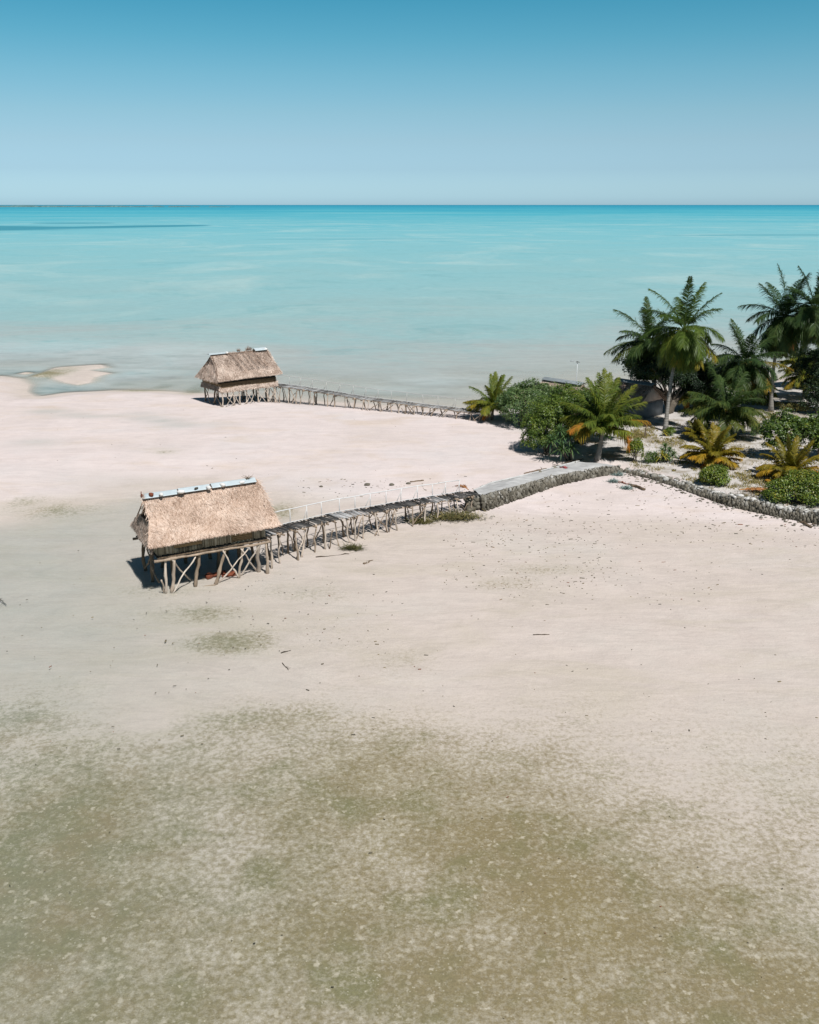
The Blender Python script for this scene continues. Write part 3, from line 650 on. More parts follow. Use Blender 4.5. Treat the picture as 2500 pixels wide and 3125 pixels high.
mb = MB(); pole(mb, (0, 0, 0), (0, .05, .3), .03, .02, 3, .05, .2, .6); pole(mb, (0, 0, .18), (.12, -.02, .1), .02, .012, 3, .05, .2, .5)
o = mb.build('rusty_stub', M['redbrown'], None, False, h2w((-2.88, -.12, 4.42))); tag(o, 'short rusty stub sticking up at the left tip of the nearer hut ridge', 'stub')
# red-brown driftwood under the hut
def ground_log(name, a, b, r0, r1, mat, label, cat='driftwood', group=None, tn=.6, branches=0, z0=None, crook=.03):
    A = on(*a); B = on(*b); A[2] = max(A[2], -.05) + r0 * .6; B[2] = max(B[2], -.05) + r1 * .6
    C_ = (A + B) / 2; mb = MB(); pole(mb, A - C_, B - C_, r0, r1, 7, crook, .2, tn)
    for k in range(branches):
        t = rng.uniform(.2, .95); P = (A + (B - A) * t) - C_; L = np.linalg.norm(B - A) * rng.uniform(.15, .35)
        d = nrm((B - A) + rng.normal(0, .8, 3) * np.linalg.norm(B - A)); d[2] = abs(d[2]) * .5
        pole(mb, P, P + d * L, r1 * .7, r1 * .3, 4, .06, .2, tn, 5)
    o = mb.build(name, mat, None, True, tuple(C_)); return tag(o, label, cat, group)
ground_log('driftwood_log', (630, 1768), (688, 1750), .16, .12, M['redbrown'], 'red-brown log lying under the middle of the nearer hut, left of its neighbour', 'log', 'reddish logs under the nearer hut', .5, 3)
ground_log('driftwood_log', (678, 1762), (722, 1755), .10, .15, M['redbrown'], 'red-brown rotten log lying under the right half of the nearer hut', 'log', 'reddish logs under the nearer hut', .7, 5)

# ---- back hut ---------------------------------------------------------------
BC = np.array([-15.95, 91.6]); BR = R(38); BZ = 1.05; BS = .87
bh = tag(empty('stilt_hut', (BC[0], BC[1], BZ), BR), 'farther thatched stilt hut by the far shore, ragged fronds between two ridge sheets', 'hut', 'thatched stilt huts on the sand spit')
def eL(s, t): return np.where(t > .35, -(t - .35) / .65 * .35, 0) * (1 - s) ** 3
mb = MB(); ez, rz_ = 1.98, 4.15
thatch_quad(mb, (-3.15, .05, rz_ - .05), (3.55, .05, rz_), (3.9, -2.45, ez), (-3.35, -2.45, ez - .05), 11000, edge=eL, sag=.12, width=.034, spread=.3, tb=.58)
thatch_quad(mb, (-3.15, -.05, rz_ - .05), (3.55, -.05, rz_), (3.9, 2.5, ez), (-3.35, 2.5, ez - .05), 3500, edge=eL, sag=.12, width=.034, tb=.55)
bh.scale = (BS, BS, .94)
# a few whole fronds pegged over the slope
for s0 in (.32, .38, .52, .60, .66, .72):
    A_ = np.array([-3.15 + 6.7 * s0, .0, rz_ + .12]); B_ = A_ + [.75 + rng.uniform(-.2, .3), -1.75, -1.45]
    tt = np.linspace(0, 1, 34)[:, None]; P = A_ + (B_ - A_) * tt
    for sg in (-1, 1):
        Dv = nrm(B_ - A_) * .8 + np.array([1, 0, 0]) * sg * .9; strands(mb, P, np.tile(Dv, (34, 1)) + rng.normal(0, .12, (34, 3)), np.tile(nrm(np.array([0, -.66, .75])), (34, 1)), rng.uniform(.22, .38, 34), .03, rng.uniform(.05, .45, 34), .08)
mb.build('roof', M['thatch2'], bh)
mb = MB(); thatch_quad(mb, (-3.18, -.95, 3.35), (-3.18, .95, 3.35), (-3.9, 2.45, 1.85), (-3.75, -2.4, 1.85), 4200, spread=.2, tb=.55, thick=.07, width=.034, length=(.3, .6))
thatch_quad(mb, (-3.16, -.1, 4.05), (-3.16, .1, 4.05), (-3.24, 1.0, 3.25), (-3.24, -1.0, 3.25), 700, spread=.2, tb=.4, thick=.06, width=.034)
mb.build('gable_thatch', M['thatch2'], bh)
mb = MB(); thatch_quad(mb, (3.45, -.2, 4.0), (3.45, .2, 4.0), (3.8, 2.2, 1.9), (3.8, -2.2, 1.9), 1500, spread=.2, tb=.5, thick=.07, width=.034)
mb.build('gable_thatch', M['thatch2'], bh)
mb = MB(); corr_sheet(mb, -3.45, -1.35, rz_ + .12, .20, .10, 0, .6, None); mb.build('ridge_sheet', M['tin'], bh)
mb = MB(); corr_sheet(mb, 1.95, 3.4, rz_ + .2, .33, .2, 0, .66, None); mb.build('ridge_sheet', M['tin'], bh)
for grp in (((.0, .28), (.18, .2)), ((1.1, .36), (1.3, .3), (1.5, .25))):
  mb = MB()
  for x_, h_ in grp:
    for k in range(26):
        a = rng.uniform(0, 6.28); strands(mb, np.array([[x_, 0, rz_ + .02]]), np.array([[math.cos(a) * .8, math.sin(a) * .4, rng.uniform(.5, 1.6)]]), np.array([[0, -.7, .7]]), rng.uniform(.4, 1) * h_ * 1.6, .03, np.array([rng.uniform(0, .35)]), .02)
  mb.build('ridge_frond', M['thatch2'], bh)
mb = MB(); zf2 = 1.02
panel(mb, -3.25, 3.3, -2.12, zf2 + .12, 1.6, 0, .1); panel(mb, -2.1, 2.1, -3.28, zf2, 1.55, 1, .3); panel(mb, -3.2, 3.25, 2.1, zf2, 1.5, 0, .3); panel(mb, -2.0, 2.0, 3.3, zf2, 1.5, 1, .3)
mb.build('woven_panel', M['weave'], bh)
mb = MB(); box(mb, (0, 0, 1.78), (6.6, 4.1, .5), 0, .2); mb.build('dark_infill', M['dark'], bh)  # dark box filling the gap between wall tops and roof
mb = MB(); thatch_quad(mb, (-3.4, -2.08, zf2 + .22), (3.35, -2.08, zf2 + .22), (3.4, -2.32, zf2 - .26), (-3.4, -2.32, zf2 - .26), 2200, spread=1.2, tb=.65, thick=.10, width=.035, length=(.15, .3), patches=False)
thatch_quad(mb, (-3.3, -2.1, zf2 + .22), (-3.3, 2.1, zf2 + .22), (-3.5, 2.2, zf2 - .2), (-3.5, -2.3, zf2 - .2), 1200, spread=1.2, tb=.45, thick=.10, width=.035, length=(.15, .3), patches=False)
mb.build('floor_thatch', M['thatch2'], bh)
mb = MB(); box(mb, (0, 0, zf2 - .04), (6.7, 4.2, .08), 0, .3)
mb.build('floor', M['dark'], bh)
for yb in (-2.15, 2.1):
    mb = MB(); pole(mb, (-3.4, yb, zf2 - .16), (3.45, yb, zf2 - .16), .08, .07, 10, .004, .15, .7); mb.build('floor_beam', M['wood'], bh)
xf = [-3.15, -1.95, -1.25, -.35, 1.1, 2.2, 3.15]
def gzl(lx, ly): p = h2w((lx, ly, 0), BC, BR); return (max(gz(p[0], p[1]), -.6) - BZ - .08) / .94
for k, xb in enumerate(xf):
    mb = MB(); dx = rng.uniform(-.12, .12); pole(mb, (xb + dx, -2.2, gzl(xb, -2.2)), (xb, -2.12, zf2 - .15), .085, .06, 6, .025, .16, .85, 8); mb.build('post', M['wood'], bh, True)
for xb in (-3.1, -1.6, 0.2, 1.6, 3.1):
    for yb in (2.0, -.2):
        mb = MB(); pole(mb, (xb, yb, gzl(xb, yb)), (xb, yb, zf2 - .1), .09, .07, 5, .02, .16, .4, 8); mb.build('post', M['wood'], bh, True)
for a, b in [(-3.05, -1.75), (-1.9, -3.2), (-2.4, -.9), (-1.1, -2.5), (-.9, .55), (.6, -1.0), (-.2, .95), (1.9, .7), (.9, 2.3), (2.6, 1.6), (2.1, 3.2), (3.3, 2.3)]:
    mb = MB(); pole(mb, (a, -2.28 - rng.uniform(0, .12), gzl(a, -2.3)), (b, -2.2, zf2 - .2), .036, .03, 6, .04, .12, .9, 6); mb.build('brace', M['wood'], bh, True)
for a, b in [((-3.3, -2.0), (-3.2, -.5)), ((-3.3, .2), (-3.2, -1.4)), ((-3.3, .4), (-3.2, 1.9)), ((-3.2, 2.0), (-3.2, .6))]:
    mb = MB(); pole(mb, (a[0], a[1], gzl(*a)), (b[0], b[1], zf2 - .2), .045, .035, 6, .04, .12, .7, 6); mb.build('brace', M['wood'], bh, True)
for lx, lz, lab, mt, tn in [(-1.42, 4.28 + .25, 'white stone on the right end of the long thin tin sheet of the farther hut', M['white'], .9), (3.3, 4.27 + .25, 'white stone on the right end of the farther hut ridge', M['white'], .9), (1.85, 4.25 + .25, 'dark stone at the left end of the bright tin sheet of the farther hut', M['coral'], 0)]:
    top_stone('ridge_stone', lx, (lz - .12 - .2) * .94 + BZ, -.22, (.15, .1, .1), mt, lab, BC, BR, tn)

# ------------------------------------------------------------ boardwalks
def boardwalk(path, width, label, rail_h, back_sign, post_step, rail_step, braces, zrail_col, deck_t, nz=8, legs_tint=(.75, .3), skip_rail=0.0, rail_r=.028):
    P = np.asarray(path, float); seg = np.linalg.norm(np.diff(P, axis=0), axis=1); cum = np.concatenate([[0], np.cumsum(seg)]); Lt = cum[-1]
    def pos(u):
        u = min(max(u, 0), Lt); i = min(int(np.searchsorted(cum, u, 'right')) - 1, len(seg) - 1); i = max(i, 0)
        f = (u - cum[i]) / seg[i]; p = P[i] + (P[i + 1] - P[i]) * f
        d0 = nrm((P[i + 1] - P[i])[:2]); return p, d0, np.array([-d0[1], d0[0]])
    c0 = (P[0] + P[-1]) / 2; root = empty('boardwalk', (c0[0], c0[1], 0)); tag(root, label, 'boardwalk', 'rickety wooden boardwalks to the huts')
    off = np.array([c0[0], c0[1], 0])
    mb = MB(); u = 0; gt = .4; gn = 0
    while u < Lt:
        if gn <= 0: gn = int(rng.integers(3, 9)); gt = rng.choice(deck_t)
        gn -= 1; wd = rng.uniform(.055, .10); p, d, s = pos(u); yaw = math.atan2(s[1], s[0]) + rng.normal(0, .09)
        Lp = width * rng.uniform(.82, 1.16); sh = rng.normal(0, .06)
        box(mb, (p[0] - off[0] + s[0] * sh, p[1] - off[1] + s[1] * sh, p[2] + rng.uniform(-.02, .02)), (Lp, wd, .028), yaw, float(np.clip(rng.normal(gt, .13), 0, 1)), .008)
        u += wd + rng.uniform(.008, .05) + (.06 if rng.uniform() < .06 else 0)
    mb.build('deck', M['plank'], root)
    for sg in (-1, 1):
        mb = MB(); pts = []
        for u in np.arange(0, Lt + .01, .8):
            p, d, s = pos(u); pts.append([p[0] - off[0] + s[0] * sg * width * .4 + rng.normal(0, .015), p[1] - off[1] + s[1] * sg * width * .4, p[2] - .055 + rng.normal(0, .015)])
        tube(mb, pts, .034, 7, .7, .2); mb.build('stringer', M['wood'], root, True)
        mb = MB(); pts = [[q[0] + s[0] * sg * width * .09, q[1] + s[1] * sg * width * .09, q[2] + .10] for q in pts]
        if sg == back_sign: tube(mb, pts, .022, 6, .9, .1); mb.build('edge_strip', M['rail'], root, True)
    u = .35
    while u < Lt - .2:
        p, d, s = pos(u)
        for sg in (-1, 1):
            du = rng.uniform(-.22, .22); q, d, s = pos(u + du + (post_step * .35 if sg == back_sign else 0))
            top = np.array([q[0] + s[0] * sg * width * .42, q[1] + s[1] * sg * width * .42, q[2] - .06])
            lean = rng.normal(0, .10, 2); bx, by = top[0] + s[0] * sg * rng.uniform(0, .2) + lean[0] * 1.6, top[1] + s[1] * sg * rng.uniform(0, .2) + lean[1]
            zb = gz(bx, by) - .12
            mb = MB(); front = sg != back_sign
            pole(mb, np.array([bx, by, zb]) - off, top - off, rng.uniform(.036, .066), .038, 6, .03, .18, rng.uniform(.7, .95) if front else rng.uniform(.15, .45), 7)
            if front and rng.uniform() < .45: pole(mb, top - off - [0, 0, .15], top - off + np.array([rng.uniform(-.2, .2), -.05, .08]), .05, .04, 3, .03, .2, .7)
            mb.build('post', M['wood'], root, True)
            if rng.uniform() < braces:
                q2, _, s2 = pos(u + rng.choice([-1, 1]) * rng.uniform(.5, .95)); b2 = np.array([q2[0] + s2[0] * sg * width * .5, q2[1] + s2[1] * sg * width * .5, 0]); b2[2] = gz(b2[0], b2[1])
                hgt = rng.uniform(.6, 1); mb = MB(); e_ = b2 + (top - b2) * hgt
                pole(mb, b2 - off, e_ - off, .035, .028, 6, .05, .15, rng.uniform(.3, .9), 6); mb.build('brace', M['wood'], root, True)
        mb = MB(); q, d, s = pos(u); a = np.array([q[0], q[1], q[2] - .13]) - off; sv = np.array([s[0], s[1], 0]) * width * .55
        pole(mb, a - sv, a + sv, .045, .04, 4, .02, .2, .5); mb.build('cross_beam', M['wood'], root, True)
        u += post_step * rng.uniform(.62, 1.42)
    # hand rail on the far side
    pts = []
    for u in np.arange(skip_rail, Lt + .01, 1.0):
        p, d, s = pos(u); pts.append([p[0] - off[0] + s[0] * back_sign * (width * .5 + .10), p[1] - off[1] + s[1] * back_sign * (width * .5 + .10), p[2] + rail_h + rng.normal(0, .015)])
    mb = MB(); tube(mb, pts, rail_r, 6, zrail_col, .05); mb.build('handrail', M['rail'], root, True)
    u = skip_rail + .15
    while u < Lt:
        p, d, s = pos(u); q = np.array([p[0] + s[0] * back_sign * (width * .5 + .10), p[1] + s[1] * back_sign * (width * .5 + .10), p[2]]) - off
        mb = MB(); tube(mb, [q - [0, 0, .45], q + [rng.normal(0, .02), 0, rail_h * .5], q + [rng.normal(0, .02), 0, rail_h]], rail_r * .95, 6, zrail_col, .05); mb.build('rail_post', M['rail'], root, True)
        if rng.uniform() < .55:
            mb = MB(); dd = np.array([d[0], d[1], 0]) * -rng.uniform(.25, .45); tube(mb, [q + dd - [0, 0, .1], q + [0, 0, rail_h * .75]], rail_r * .8, 6, zrail_col * .6, .05); mb.build('rail_brace', M['rail'], root, True)
        u += rail_step * rng.uniform(.85, 1.15)
    return root
e1 = h2w((2.85, .35, 1.78)); A1 = (at(811, 1627, 1.72)[0], at(811, 1627, 1.72)[1], 1.74)
m1 = at(1032, 1574, 1.50); e2 = at(1449, 1504, 1.02)
dv = nrm(np.array(A1) - m1) * .45
boardwalk([np.array(A1) + dv, np.array(A1), m1, at(1240, 1537, 1.25), e2], 1.12, 'grey plank boardwalk on crooked poles between the nearer hut and the stone jetty', .76, 1, .82, 1.15, .5, .95, [.05, .1, .2, .85, .1, .7, .15])
bA = h2w((3.3, -1.4, 1.35), BC, BR)
h3 = lambda x, y, z: at(800 + x * .4348, 1100 + y * .4348, z)
boardwalk([h3(88, 168, 1.7) + [-.6, .4, 0], h3(300, 196, 1.62), h3(770, 272, 1.35), h3(1300, 335, 1.15), h3(1590, 372, 1.1)], 1.15, 'long thin boardwalk with a low rail running from the farther hut to the small palm', .80, 1, .95, 1.4, .45, .55, [.5, .65, .8, .7, .45], skip_rail=.3, rail_r=.022)

# ------------------------------------------------------------ stone jetty and sea wall
jb = [at(1446, 1497, 1.0), at(1501, 1474, 1.0), at(1614, 1448, .98), at(1727, 1418, .92), at(1768, 1408, .88)]
jf = [at(1467, 1513, 1.0), at(1576, 1482, 1.0), at(1689, 1452, .95), at(1836, 1426, .88), at(1893, 1424, .8)]
def resample(L, n):
    L = np.asarray(L, float); d = np.concatenate([[0], np.cumsum(np.linalg.norm(np.diff(L, axis=0), axis=1))]); u = np.linspace(0, d[-1], n)
    return np.stack([np.interp(u, d, L[:, k]) for k in range(3)], 1)
jroot = tag(empty('stone_jetty', (float(jb[0][0]), float(jb[0][1]), 0)), 'raised causeway with sandy grey top and coral rock sides, from the palms to the boardwalk', 'jetty')
joff = np.array([jb[0][0], jb[0][1], 0])
nb = 34; Bk = resample(jb, nb); Fr = resample(jf, nb)
mb = MB(); K = 7; G = []
for i in range(nb):
    for k in range(K):
        t = k / (K - 1); p = Bk[i] * (1 - t) + Fr[i] * t; p = p.copy(); p[2] += .05 * math.sin(math.pi * t) + rng.normal(0, .008) + .03 * math.sin(i * .5 + k); G.append(p - joff)
ii = np.arange(nb * K).reshape(nb, K); q = np.stack([ii[:-1, :-1], ii[1:, :-1], ii[1:, 1:], ii[:-1, 1:]], -1).reshape(-1, 4)
mb.add(np.array(G), q, np.clip(rng.normal(.6, .2, nb * K), 0, 1)); mb.build('path_surface', M['concrete'], jroot, True)
mb = MB(); lo = []
for i in range(nb): lo += [Bk[i] - joff - [0, 0, .03], Fr[i] - joff - [0, 0, .03], (Fr[i] - joff) * [1, 1, 0] - [0, 0, .3], (Bk[i] - joff) * [1, 1, 0] - [0, 0, .3]]
fs = []
for i in range(nb - 1):
    for k in range(4): fs.append((i * 4 + k, i * 4 + (k + 1) % 4, (i + 1) * 4 + (k + 1) % 4, (i + 1) * 4 + k))
fs += [(0, 1, 2, 3), tuple((nb - 1) * 4 + k for k in (3, 2, 1, 0))]
mb.add(lo, fs, .05); mb.build('rubble_core', M['coralsand'], jroot)  # core tinted near black: painted shade for the gaps between stones
def stone_face(mb, line, off, zt, rows, size, batter=.25, tint_hi=.8, tint_lo=.35, stretch=1.5, zb=None, out=None):
    "rows of rough stones along a line; the face leans back towards the top"
    L = np.asarray(line, float); d = np.concatenate([[0], np.cumsum(np.linalg.norm(np.diff(L, axis=0), axis=1))])
    for r in range(rows):
        f = (r + .5) / rows; u = rng.uniform(0, size)
        while u < d[-1]:
            p = np.array([np.interp(u, d, L[:, k]) for k in range(3)]); i = min(max(int(np.searchsorted(d, u)) - 1, 0), len(L) - 2)
            dr = nrm((L[i + 1] - L[i])[:2]); nrm_ = np.array([dr[1], -dr[0]])
            z0 = (gz(p[0] + nrm_[0] * .3, p[1] + nrm_[1] * .3) if zb is None else zb); top = p[2] + zt
            z = z0 + (top - z0) * f; o_ = batter * (1 - f) + rng.uniform(-.05, .06)
            s_ = size * rng.choice([rng.uniform(.28, .5), rng.uniform(.45, .8)], p=[.6, .4])
            tn = np.clip((tint_lo + (tint_hi - tint_lo) * f ** 2) + rng.normal(0, .15), 0, 1)
            stone(mb, np.array([p[0] + nrm_[0] * o_, p[1] + nrm_[1] * o_, z]) - off, (s_, s_, s_ * stretch * rng.uniform(.8, 1.2)), tn, False, rng.uniform() < .35)
            u += s_ * 1.9
mb = MB(); stone_face(mb, Fr, joff, -.06, 6, .21, .32, .66, .30, 1.5)
stone_face(mb, Fr + [0, 0, 0], joff, .0, 1, .16, .02, .7, .6, .7, zb=.9)
mb.build('stone_facing', M['coral'], jroot)
mb = MB(); stone_face(mb, Bk[::-1] + [0, 0, 0], joff, -.08, 3, .30, .12, .6, .45, 1.2); mb.build('stone_facing', M['coral'], jroot)
mb = MB(); pts = Bk - joff + [0, 0, .03]; tube(mb, pts, .05, 6, .95, .2); mb.build('edge_kerb', M['concrete'], jroot, True)  # pale tint carries the sunlit edge in the kerb colour
# loose round rocks at the seaward end
mb = MB(); c0 = at(1462, 1545, .1)
for k in range(150):
    a = rng.uniform(0, 1); b_ = rng.uniform(0, 1); base = at(1425 + 78 * a, 1562 - 20 * a * (1 - b_) - 46 * b_, .1 + .72 * b_)
    base = base + rng.normal(0, .06, 3); s_ = rng.uniform(.10, .20)
    stone(mb, base - joff, (s_, s_, s_ * .85), float(np.clip(rng.normal(.32 + .2 * b_, .12), 0, 1)), True)
mb.build('rock_heap', M['coral'], jroot, True)
# sea wall to the right
wl_px = [(1897, 1446), (1950, 1458), (2001, 1472), (2084, 1499), (2151, 1521), (2227, 1544), (2300, 1558), (2378, 1574), (2500, 1594), (2640, 1622)]
WL0 = None
WL = resample([np.array([*at(a, b, .25)[:2], zz_]) for (a, b), zz_ in zip(wl_px, [.48, .50, .52, .60, .66, .72, .74, .70, .72, .72])], 60)
sroot = tag(empty('sea_wall', (float(WL[0][0]), float(WL[0][1]), 0)), 'low dry-stone sea wall of piled coral rock running along the beach to the right edge', 'wall'); soff = np.array([WL[0][0], WL[0][1], 0])
WL[:, 2] += rng.normal(0, .045, 60)
BKo = np.array([nrm(np.array([-(WL[min(i + 1, 59)] - WL[max(i - 1, 0)])[1], (WL[min(i + 1, 59)] - WL[max(i - 1, 0)])[0], 0])) for i in range(60)])
Wc = WL + BKo * .32
mb = MB(); lo = []
for i in range(60): lo += [Wc[i] - soff - [0, 0, .10], Wc[i] + BKo[i] * .55 - soff - [0, 0, .10], (Wc[i] + BKo[i] * .55 - soff) * [1, 1, 0] - [0, 0, .2], (Wc[i] - BKo[i] * .15 - soff) * [1, 1, 0] - [0, 0, .2]]
fs = []
for i in range(59):
    for k in range(4): fs.append((i * 4 + k, i * 4 + (k + 1) % 4, (i + 1) * 4 + (k + 1) % 4, (i + 1) * 4 + k))
mb.add(lo, fs, .12); mb.build('rubble_core', M['coralsand'], sroot)  # dark tint paints the deep shade between the wall stones
mb = MB(); stone_face(mb, Wc, soff, -.04, 6, .18, .26, .74, .28, 1.5); mb.build('stone_facing', M['coral'], sroot)
mb = MB()
for rr in range(4):
    u = 0; d = np.concatenate([[0], np.cumsum(np.linalg.norm(np.diff(Wc, axis=0), axis=1))])
    while u < d[-1]:
        p = np.array([np.interp(u, d, Wc[:, k]) for k in range(3)]); bo = np.array([np.interp(u, d, BKo[:, k]) for k in range(3)])
        s_ = rng.uniform(.06, .13) if rng.uniform() < .8 else rng.uniform(.14, .24)
        if rng.uniform() < .35 * (1 - u / d[-1]): u += .3; continue
        stone(mb, p + bo * (.02 + rr * .16 + rng.uniform(-.06, .06)) + [0, 0, rng.uniform(-.03, .05)] - soff, (s_ * 1.2, s_, s_ * .7), float(np.clip(rng.normal(.82, .16), 0, 1))); u += s_ * 1.9
mb.build('cap_stones', M['coral'], sroot)
mb = MB()
for k in range(130):
    i = int(rng.integers(2, 58)); s_ = rng.uniform(.03, .10); p = Wc[i] - BKo[i] * (.45 + abs(rng.normal(0, .3))) + rng.normal(0, .15, 3); g_ = gz(p[0], p[1])
    stone(mb, np.array([p[0], p[1], g_ + s_ * .3]) - soff, (s_ * 1.3, s_, s_ * .7), float(rng.uniform(.2, .8)))
tag(mb.build('fallen_stones', M['coral'], sroot), None, None, None, 'stuff')

# ------------------------------------------------------------ palms
def frond(mb, hub, az, el, L, droop, tint, leafl=.75, nl=52, lw=.055, twist=0.0, rt=None, hang=.35):
    nl = int(nl * 1.55); lw *= .95; leafl *= 1.34; hang *= 1.15
    n = 13; P = [np.array(hub, float)]; e = el; a = az; T = []
    for i in range(n):
        t = i / (n - 1); e_ = el - droop * (t ** 1.25); a_ = az + twist * t
        T.append(np.array([math.cos(a_) * math.cos(e_), math.sin(a_) * math.cos(e_), math.sin(e_)]))
        if i: P.append(P[-1] + (T[-1] + T[-2]) / 2 * L / (n - 1))
    P = np.array(P); T = nrm(np.array(T)); u = np.linspace(0, 1, n)
    tube(mb, P, .032 * (1 - u * .85) + .004, 4, (tint + .22 if rt is None else rt), 0, False)
    tl = np.linspace(.14, 1.0, nl); tl = np.clip(tl + rng.normal(0, .004, nl), .1, 1)
    for sg in (-1, 1):
        B = np.stack([np.interp(tl, u, P[:, k]) for k in range(3)], 1); Tt = nrm(np.stack([np.interp(tl, u, T[:, k]) for k in range(3)], 1))
        side = np.cross(Tt, [0, 0, 1.0]); side = np.where(np.linalg.norm(side, axis=1, keepdims=True) < .15, np.array([[math.sin(az), -math.cos(az), 0]]), side); side = nrm(side) * sg
        up = nrm(np.cross(side, Tt) * sg)
        fw = .62 + .85 * tl ** 1.3; lv = leafl * (np.sin(np.clip(tl * .88 + .10, 0, 1) * math.pi) ** .55) * rng.uniform(.8, 1.12, nl)
        vee = rng.normal(.10, .16, nl)
        D = nrm(side + Tt * fw[:, None] + up * vee[:, None] + rng.normal(0, .07, (nl, 3)))
        mid = B + D * (lv * .5)[:, None] + np.array([0, 0, -1.0]) * (lv * hang * .22)[:, None]
        tip = B + D * (lv * .92)[:, None] + np.array([0, 0, -1.0]) * (lv * hang * rng.uniform(.7, 1.5, nl))[:, None]
        wv = nrm(np.cross(D, up) + rng.normal(0, .25, (nl, 3))) * lw / 2
        V = np.stack([B - wv * .7, B + wv * .7, mid + wv, mid - wv, tip], 1).reshape(-1, 3); base = np.arange(nl)[:, None] * 5
        tt = np.clip(tint + rng.normal(0, .06, nl) + .10 * tl ** 3, 0, 1)
        mb.add(V, (base + np.array([[0, 1, 2, 3]])), np.repeat(tt, 5)); k = len(V)
        mb.f.append((base + np.array([[3, 2, 4]])) + (mb.n - k))
def palm(base, hub, Rr, nf, mat, label, ydepth=0.0, low=-35, trunk_r=.17, dead=0, nuts=0, tint=(.2, .55), leafl=.72, extra=(), lean=0.0, bz=None, group='coconut palms on the island', seed=1, hang=.38, lw=.06, orange=0, dr=1.0, nl=50, top=80, cat='palm tree', name='coconut_palm'):
    global rng
    keep = rng; rng = np.random.default_rng(seed * 101 + 5)
    b = on(*base); h = at_depth(hub[0], hub[1], b[1] + ydepth)
    root = empty(name, tuple(b)); tag(root, label, cat, group)
    H_ = h - b; t = np.linspace(0, 1, 16)[:, None]
    sag = np.sin(t * math.pi) * np.array([[lean, 0, 0]]) + np.sin(t * 2 * math.pi) * np.array([[.03, .04, 0]]) * np.linalg.norm(H_)* .15
    P = H_ * t + sag; P[0][2] -= .15; trunk_r = trunk_r * .80
    rr = trunk_r * (1 - .38 * t[:, 0]) + trunk_r * .75 * np.exp(-t[:, 0] * max(np.linalg.norm(H_), 1) * 1.6)
    mb = MB(); tube(mb, P, rr, 10, np.clip(rng.normal(.55, .2, 1)[0], .2, .9), .05)
    for k in np.linspace(.03, .98, int(max(6, np.linalg.norm(H_) * 5))):
        i = k * 15; i0 = int(i); c = P[i0] + (P[min(i0 + 1, 15)] - P[i0]) * (i - i0); r_ = float(np.interp(i, np.arange(16), rr))
        tube(mb, [c - [0, 0, .02], c + [0, 0, .02]], r_ * 1.07, 10, float(rng.uniform(.15, .5)), .03, False)
    mb.build('trunk', M['trunk'], root, True)
    mb = MB()
    ga = 2.39996; a0 = rng.uniform(0, 6.28)
    nf = nf + 7
    for i in range(nf):
        f = i / (nf - 1); el = R(top + (low - top) * f ** .72 + rng.normal(0, 6)); az = a0 + i * ga + rng.normal(0, .12)
        Lf = Rr * (1.05 - .24 * min(f * 2, 1)) * rng.uniform(.88, 1.08)
        droop = R((20 + 54 * math.sin(math.pi * min(1, f * .9 + .03))) * dr + rng.normal(0, 9)); 
        if f > .85: droop *= .6
        tn = tint[0] + (tint[1] - tint[0]) * f ** 1.3 + rng.normal(0, .05)
        frond(mb, H_ + [math.cos(az) * .06, math.sin(az) * .06, rng.uniform(-.1, .12)], az, el, Lf, droop, float(np.clip(tn, 0, 1)), leafl * rng.uniform(.9, 1.1), nl, lw, rng.normal(0, .12), hang=hang)
    for (az, el, Lf, droop, tn, *rt_) in extra:
        frond(mb, H_, R(az), R(el), Lf, R(droop), tn, leafl, nl, lw, 0, rt=rt_[0] if rt_ else min(1, tn + .1), hang=hang)
    mb.build('crown', mat, root)
    for k in range(orange):
        mb = MB(); az = rng.uniform(-2.8, -.3); frond(mb, H_ - [0, 0, .05], az, R(rng.uniform(-50, 5)), Rr * rng.uniform(.6, .85), R(rng.uniform(35, 60)), .95, leafl * .6, 34, lw * .7, 0, rt=.9, hang=.8)
        tag(mb.build('dead_frond', mat, root), 'drooping orange dead frond')
    if dead:
        mb = MB()
        for k in range(dead): frond(mb, H_ - [0, 0, .1], rng.uniform(0, 6.28), R(rng.uniform(-75, -50)), Rr * rng.uniform(.5, .75), R(20), rng.uniform(.2, .8), leafl * .55, 30, lw * .7, 0, rt=.7, hang=.9)
        tag(mb.build('dead_frond', M['deadfrond'], root), 'brown dead fronds hanging below the crown')
    for k in range(nuts):
        mb = MB(); a = rng.uniform(-3.0, -.1); c = H_ + np.array([math.cos(a) * .26, math.sin(a) * .26, -.28 + rng.uniform(-.12, .1)]); s_ = rng.uniform(.12, .15)
        mb.add(ICO2_V * np.array([s_, s_, s_ * 1.2]) + c, ICO2_F, float(rng.uniform(.1, .9))); mb.build('coconut', M['coconut'], root, True)
    rng = keep
    return root
palm((2030, 1316), (2087, 1006), 3.95, 30, M['palm'], 'tall coconut palm with a pale straight trunk and long orange drooping leaf stalks', 1.2, -62, .19, 3, 7, (.12, .42), .82, seed=1, lean=-.25, orange=0,
     extra=[(-65, -35, 3.4, 30, .62, .98), (-115, -40, 3.2, 25, .58, .98), (-40, -20, 3.6, 35, .6, .95), (-90, -60, 3.0, 15, .64, .95)])
palm((1996, 1262), (1985, 1042), 3.8, 27, M['palmdark'], 'dark coconut palm leaning left, leftmost of the tall palms', .5, -55, .18, 2, 3, (.2, .5), .82, seed=2, lean=.2, extra=[(175, 5, 4.0, 45, .45), (200, -5, 3.9, 40, .5)])
